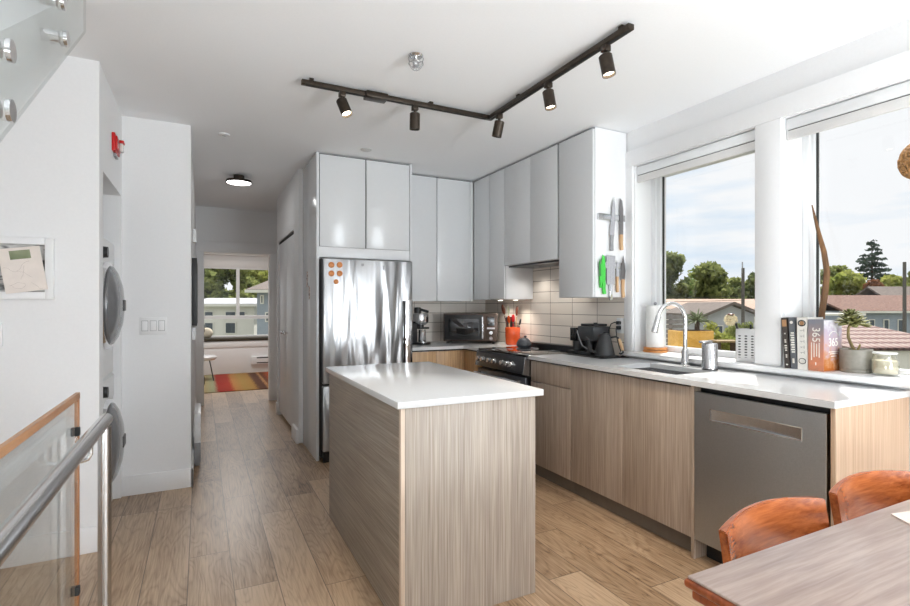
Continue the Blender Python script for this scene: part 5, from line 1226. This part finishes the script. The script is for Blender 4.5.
# flat grey roof just below the window
F_, L = vbox(836, 990, 7.5, 3.4, 0, 0); zf = zat(380, 8.0)
o = MB().box(-L, L, 0, 3.6, GZ, zf, M=F_).build('flat_roof_annex', plain('grey_roll_roofing', srgb(118, 118, 114), 0.9, var=0.14, scale=10)); props(o, 'flat grey roof directly outside the right window', 'roof')
# terrace with planter, fence
F_, L = vbox(650, 775, 9.2, 4, 0, 0)
o = MB().box(-L, L, 0, 3.2, GZ, 0.22, M=F_).build('neighbour_terrace', plain('terrace_concrete', srgb(178, 174, 166), 0.85, scale=6)); props(o, 'pale terrace block outside the sink window', 'terrace')
def planter(label, px0, px1, w, z0, z1, mat, gname):
    F_, L = vbox(px0, px1, w, .5, 0, 0); t = thing('planter_box', label, 'planter', (F_.translation.x, F_.translation.y, z0), gname)
    MB().box(-L, L, 0, 0.5, z0, z1, 0.01, M=F_).build('box', mat, t)
    MB().box(-L + .04, L - .04, 0.04, .46, z1 + .0005, z1 + .012, M=F_).build('soil', M['soil'], t); return t, F_, L
yw = woodgrain('yellow_planter_wood', 'x', srgb(214, 158, 58), srgb(240, 190, 96), 0.5, 0.0, 20)
t, F_, L = planter('bright yellow planter box with a spiky palm outside the sink window', 678, 714, 10.2, 0.2205, zat(331, 10.2), yw, None)
pc = P(697, 306, 10.4); zt2 = zat(331, 10.2)
t = thing('small_palm', 'spiky grey green palm growing in the yellow planter', 'plant', (pc.x, pc.y, zt2 + .012))
MB().tube([(pc.x, pc.y, zt2 + .013), (pc.x, pc.y, zt2 + .2)], [.05, .04], 10).build('trunk', BK, t)
m = MB(); rng = random.Random(8)
for i in range(46):
    a = rng.uniform(0, 2 * PI); el = rng.uniform(-.3, 1.35); l = rng.uniform(.22, .36); d = Vector((math.cos(a) * math.cos(el), math.sin(a) * math.cos(el), math.sin(el))); b0 = Vector((pc.x, pc.y, zt2 + .2))
    m.tube([b0, b0 + d * l * .6, b0 + d * l + Vector((0, 0, -.05))], [.012, .014, .002], 5)
m.build('fronds', leaf_mat('palm_leaf', srgb(70, 84, 56), srgb(146, 154, 116)), t)
def shrub(label, px, w, z0, top, r, mat, seed, nm='shrub', grp='shrubs on the neighbouring terrace'):
    c = P(px, 306, w); t = thing(nm, label, 'shrub', (c.x, c.y, z0), grp); zt2 = zat(top, w); rng = random.Random(seed); bl = []
    for i in range(8):
        a = rng.uniform(0, 6.3); q = r * rng.uniform(.35, .55); bl.append(((c.x + r * .55 * math.cos(a), c.y + r * .55 * math.sin(a), z0 + (zt2 - z0) * rng.uniform(.3, .85)), (q, q, min(q, (zt2 - z0) * .35))))
    foliage_obj('foliage', bl, 1500, 0.035, mat, t, seed, .6)
    MB().tube([(c.x, c.y, z0), (c.x, c.y, z0 + (zt2 - z0) * .6)], [.03, .015], 8).build('stem', BK, t)
shrub('leafy green shrub on the terrace right of the yellow planter', 721, 10.7, 0.2205, 322, .34, LY, 31)
shrub('leafy green shrub on the terrace under the dish brush', 739, 11.3, 0.2205, 324, .34, LG, 32)
F_, L = vbox(718, 744, 9.5, .4, 0, 0); zt2 = zat(341, 9.5)
t = thing('terrace_bench', 'low wooden slat bench in front of the terrace shrubs', 'bench', (F_.translation.x, F_.translation.y, 0.2205))
for k in range(4): MB().box(-L, L, k * .10, k * .10 + .085, zt2 - .03, zt2, M=F_).build('slat', woodgrain('bench_wood', 'x', srgb(120, 98, 62), srgb(160, 136, 92), 0.7, 0.0, 20), t)
for s_ in (-1, 1): MB().box(s_ * L * .85 - .03, s_ * L * .85 + .03, 0.02, .36, 0.2206, zt2 - .0305, M=F_).build('leg', BK, t)
F_, L = vbox(655, 688, 11.4, .1, 0, 0); zf = zat(316, 11.4)
t = thing('slat_fence', 'weathered grey slat fence behind the faucet outside', 'fence', (F_.translation.x, F_.translation.y, 0.2205))
fw = plain('weathered_grey_wood', srgb(128, 128, 130), 0.85, var=0.12, scale=12)
k = 0; z = 0.26
while z < zf:
    MB().box(-L, L, 0, .025, z, z + .085, M=F_).build('slat', fw, t); z += .105
for x in (-L * .97, 0, L * .97): MB().box(x - .03, x + .03, .026, .08, 0.221, zf + .03, M=F_).build('post', fw, t)
# utility poles and wires
def pole(label, px, top, w, r_px, thin=None):
    c = P(px, 306, w); zt2 = zat(top, w); r = r_px / 508 * w; t = thing('utility_pole', label, 'pole', (c.x, c.y, GZ), 'utility poles outside the windows')
    MB().tube([(c.x, c.y, GZ), (c.x, c.y, zt2)], [r * 1.15, r * .9], 12).build('mast', plain('weathered_pole', srgb(92, 88, 84), 0.9, var=0.15), t)
    if thin: MB().cyl((c.x - r * .6, c.y, zt2 - .2), (c.x - r * .6, c.y, zat(thin, w)), r * .35, n=10).build('pipe', M['grey'], t)
    return c
p1 = pole('dark utility pole rising beside the steel caddy', 743, 268, 19, 1.6, 262)
p2 = pole('weathered utility pole at the right edge of right window', 904.5, 262, 20, 1.6)
def wire(label, a, b, sag):
    pts = [a.lerp(b, k / 16) + Vector((0, 0, -sag * math.sin(PI * k / 16))) for k in range(17)]
    o = MB().tube(pts, 0.009, 5).build('overhead_wire', M['gasket']); props(o, label, 'wire', 'overhead wires outside the sink window')
wire('lower overhead wire crossing the trees in the sink window', P(600, 301, 21), Vector((p1.x, p1.y, zat(300, 19))), .05)
wire('upper overhead wire crossing the trees in the sink window', P(600, 297, 21), Vector((p1.x, p1.y - .1, zat(296, 19))), .05)
# ---- seen through the bedroom window
tree('bright leafy tree left in the bedroom window', 208, 250, 46, 34, LG, 41, n=5200, grp='trees outside the bedroom window')
tree('yellow green tree right in the bedroom window', 258, 250, 52, 36, LY, 42, n=5200, grp='trees outside the bedroom window')
tree('dark green tree in the middle of the bedroom window', 236, 256, 40, 26, LG, 43, n=4600, grp='trees outside the bedroom window')
gable_house('low white house with windows outside the bedroom', 190, 254, 30, 6, zat(304, 30), zat(300, 32), WW, WG, [(-.55, -.25, zat(318, 30), zat(311, 30)), (.1, .45, zat(318, 30), zat(311, 30)), (.5, .75, zat(318, 30), zat(311, 30)), (-.55, -.25, zat(334, 30), zat(322, 30)), (.1, .45, zat(334, 30), zat(322, 30))])
gable_house('tall grey house at the right of the bedroom window', 257, 285, 25, 6, zat(290, 25), zat(281, 27), WB, RG_, [(-.75, -.5, zat(304, 25), zat(295, 25)), (-.4, -.1, zat(322, 25), zat(312, 25))])
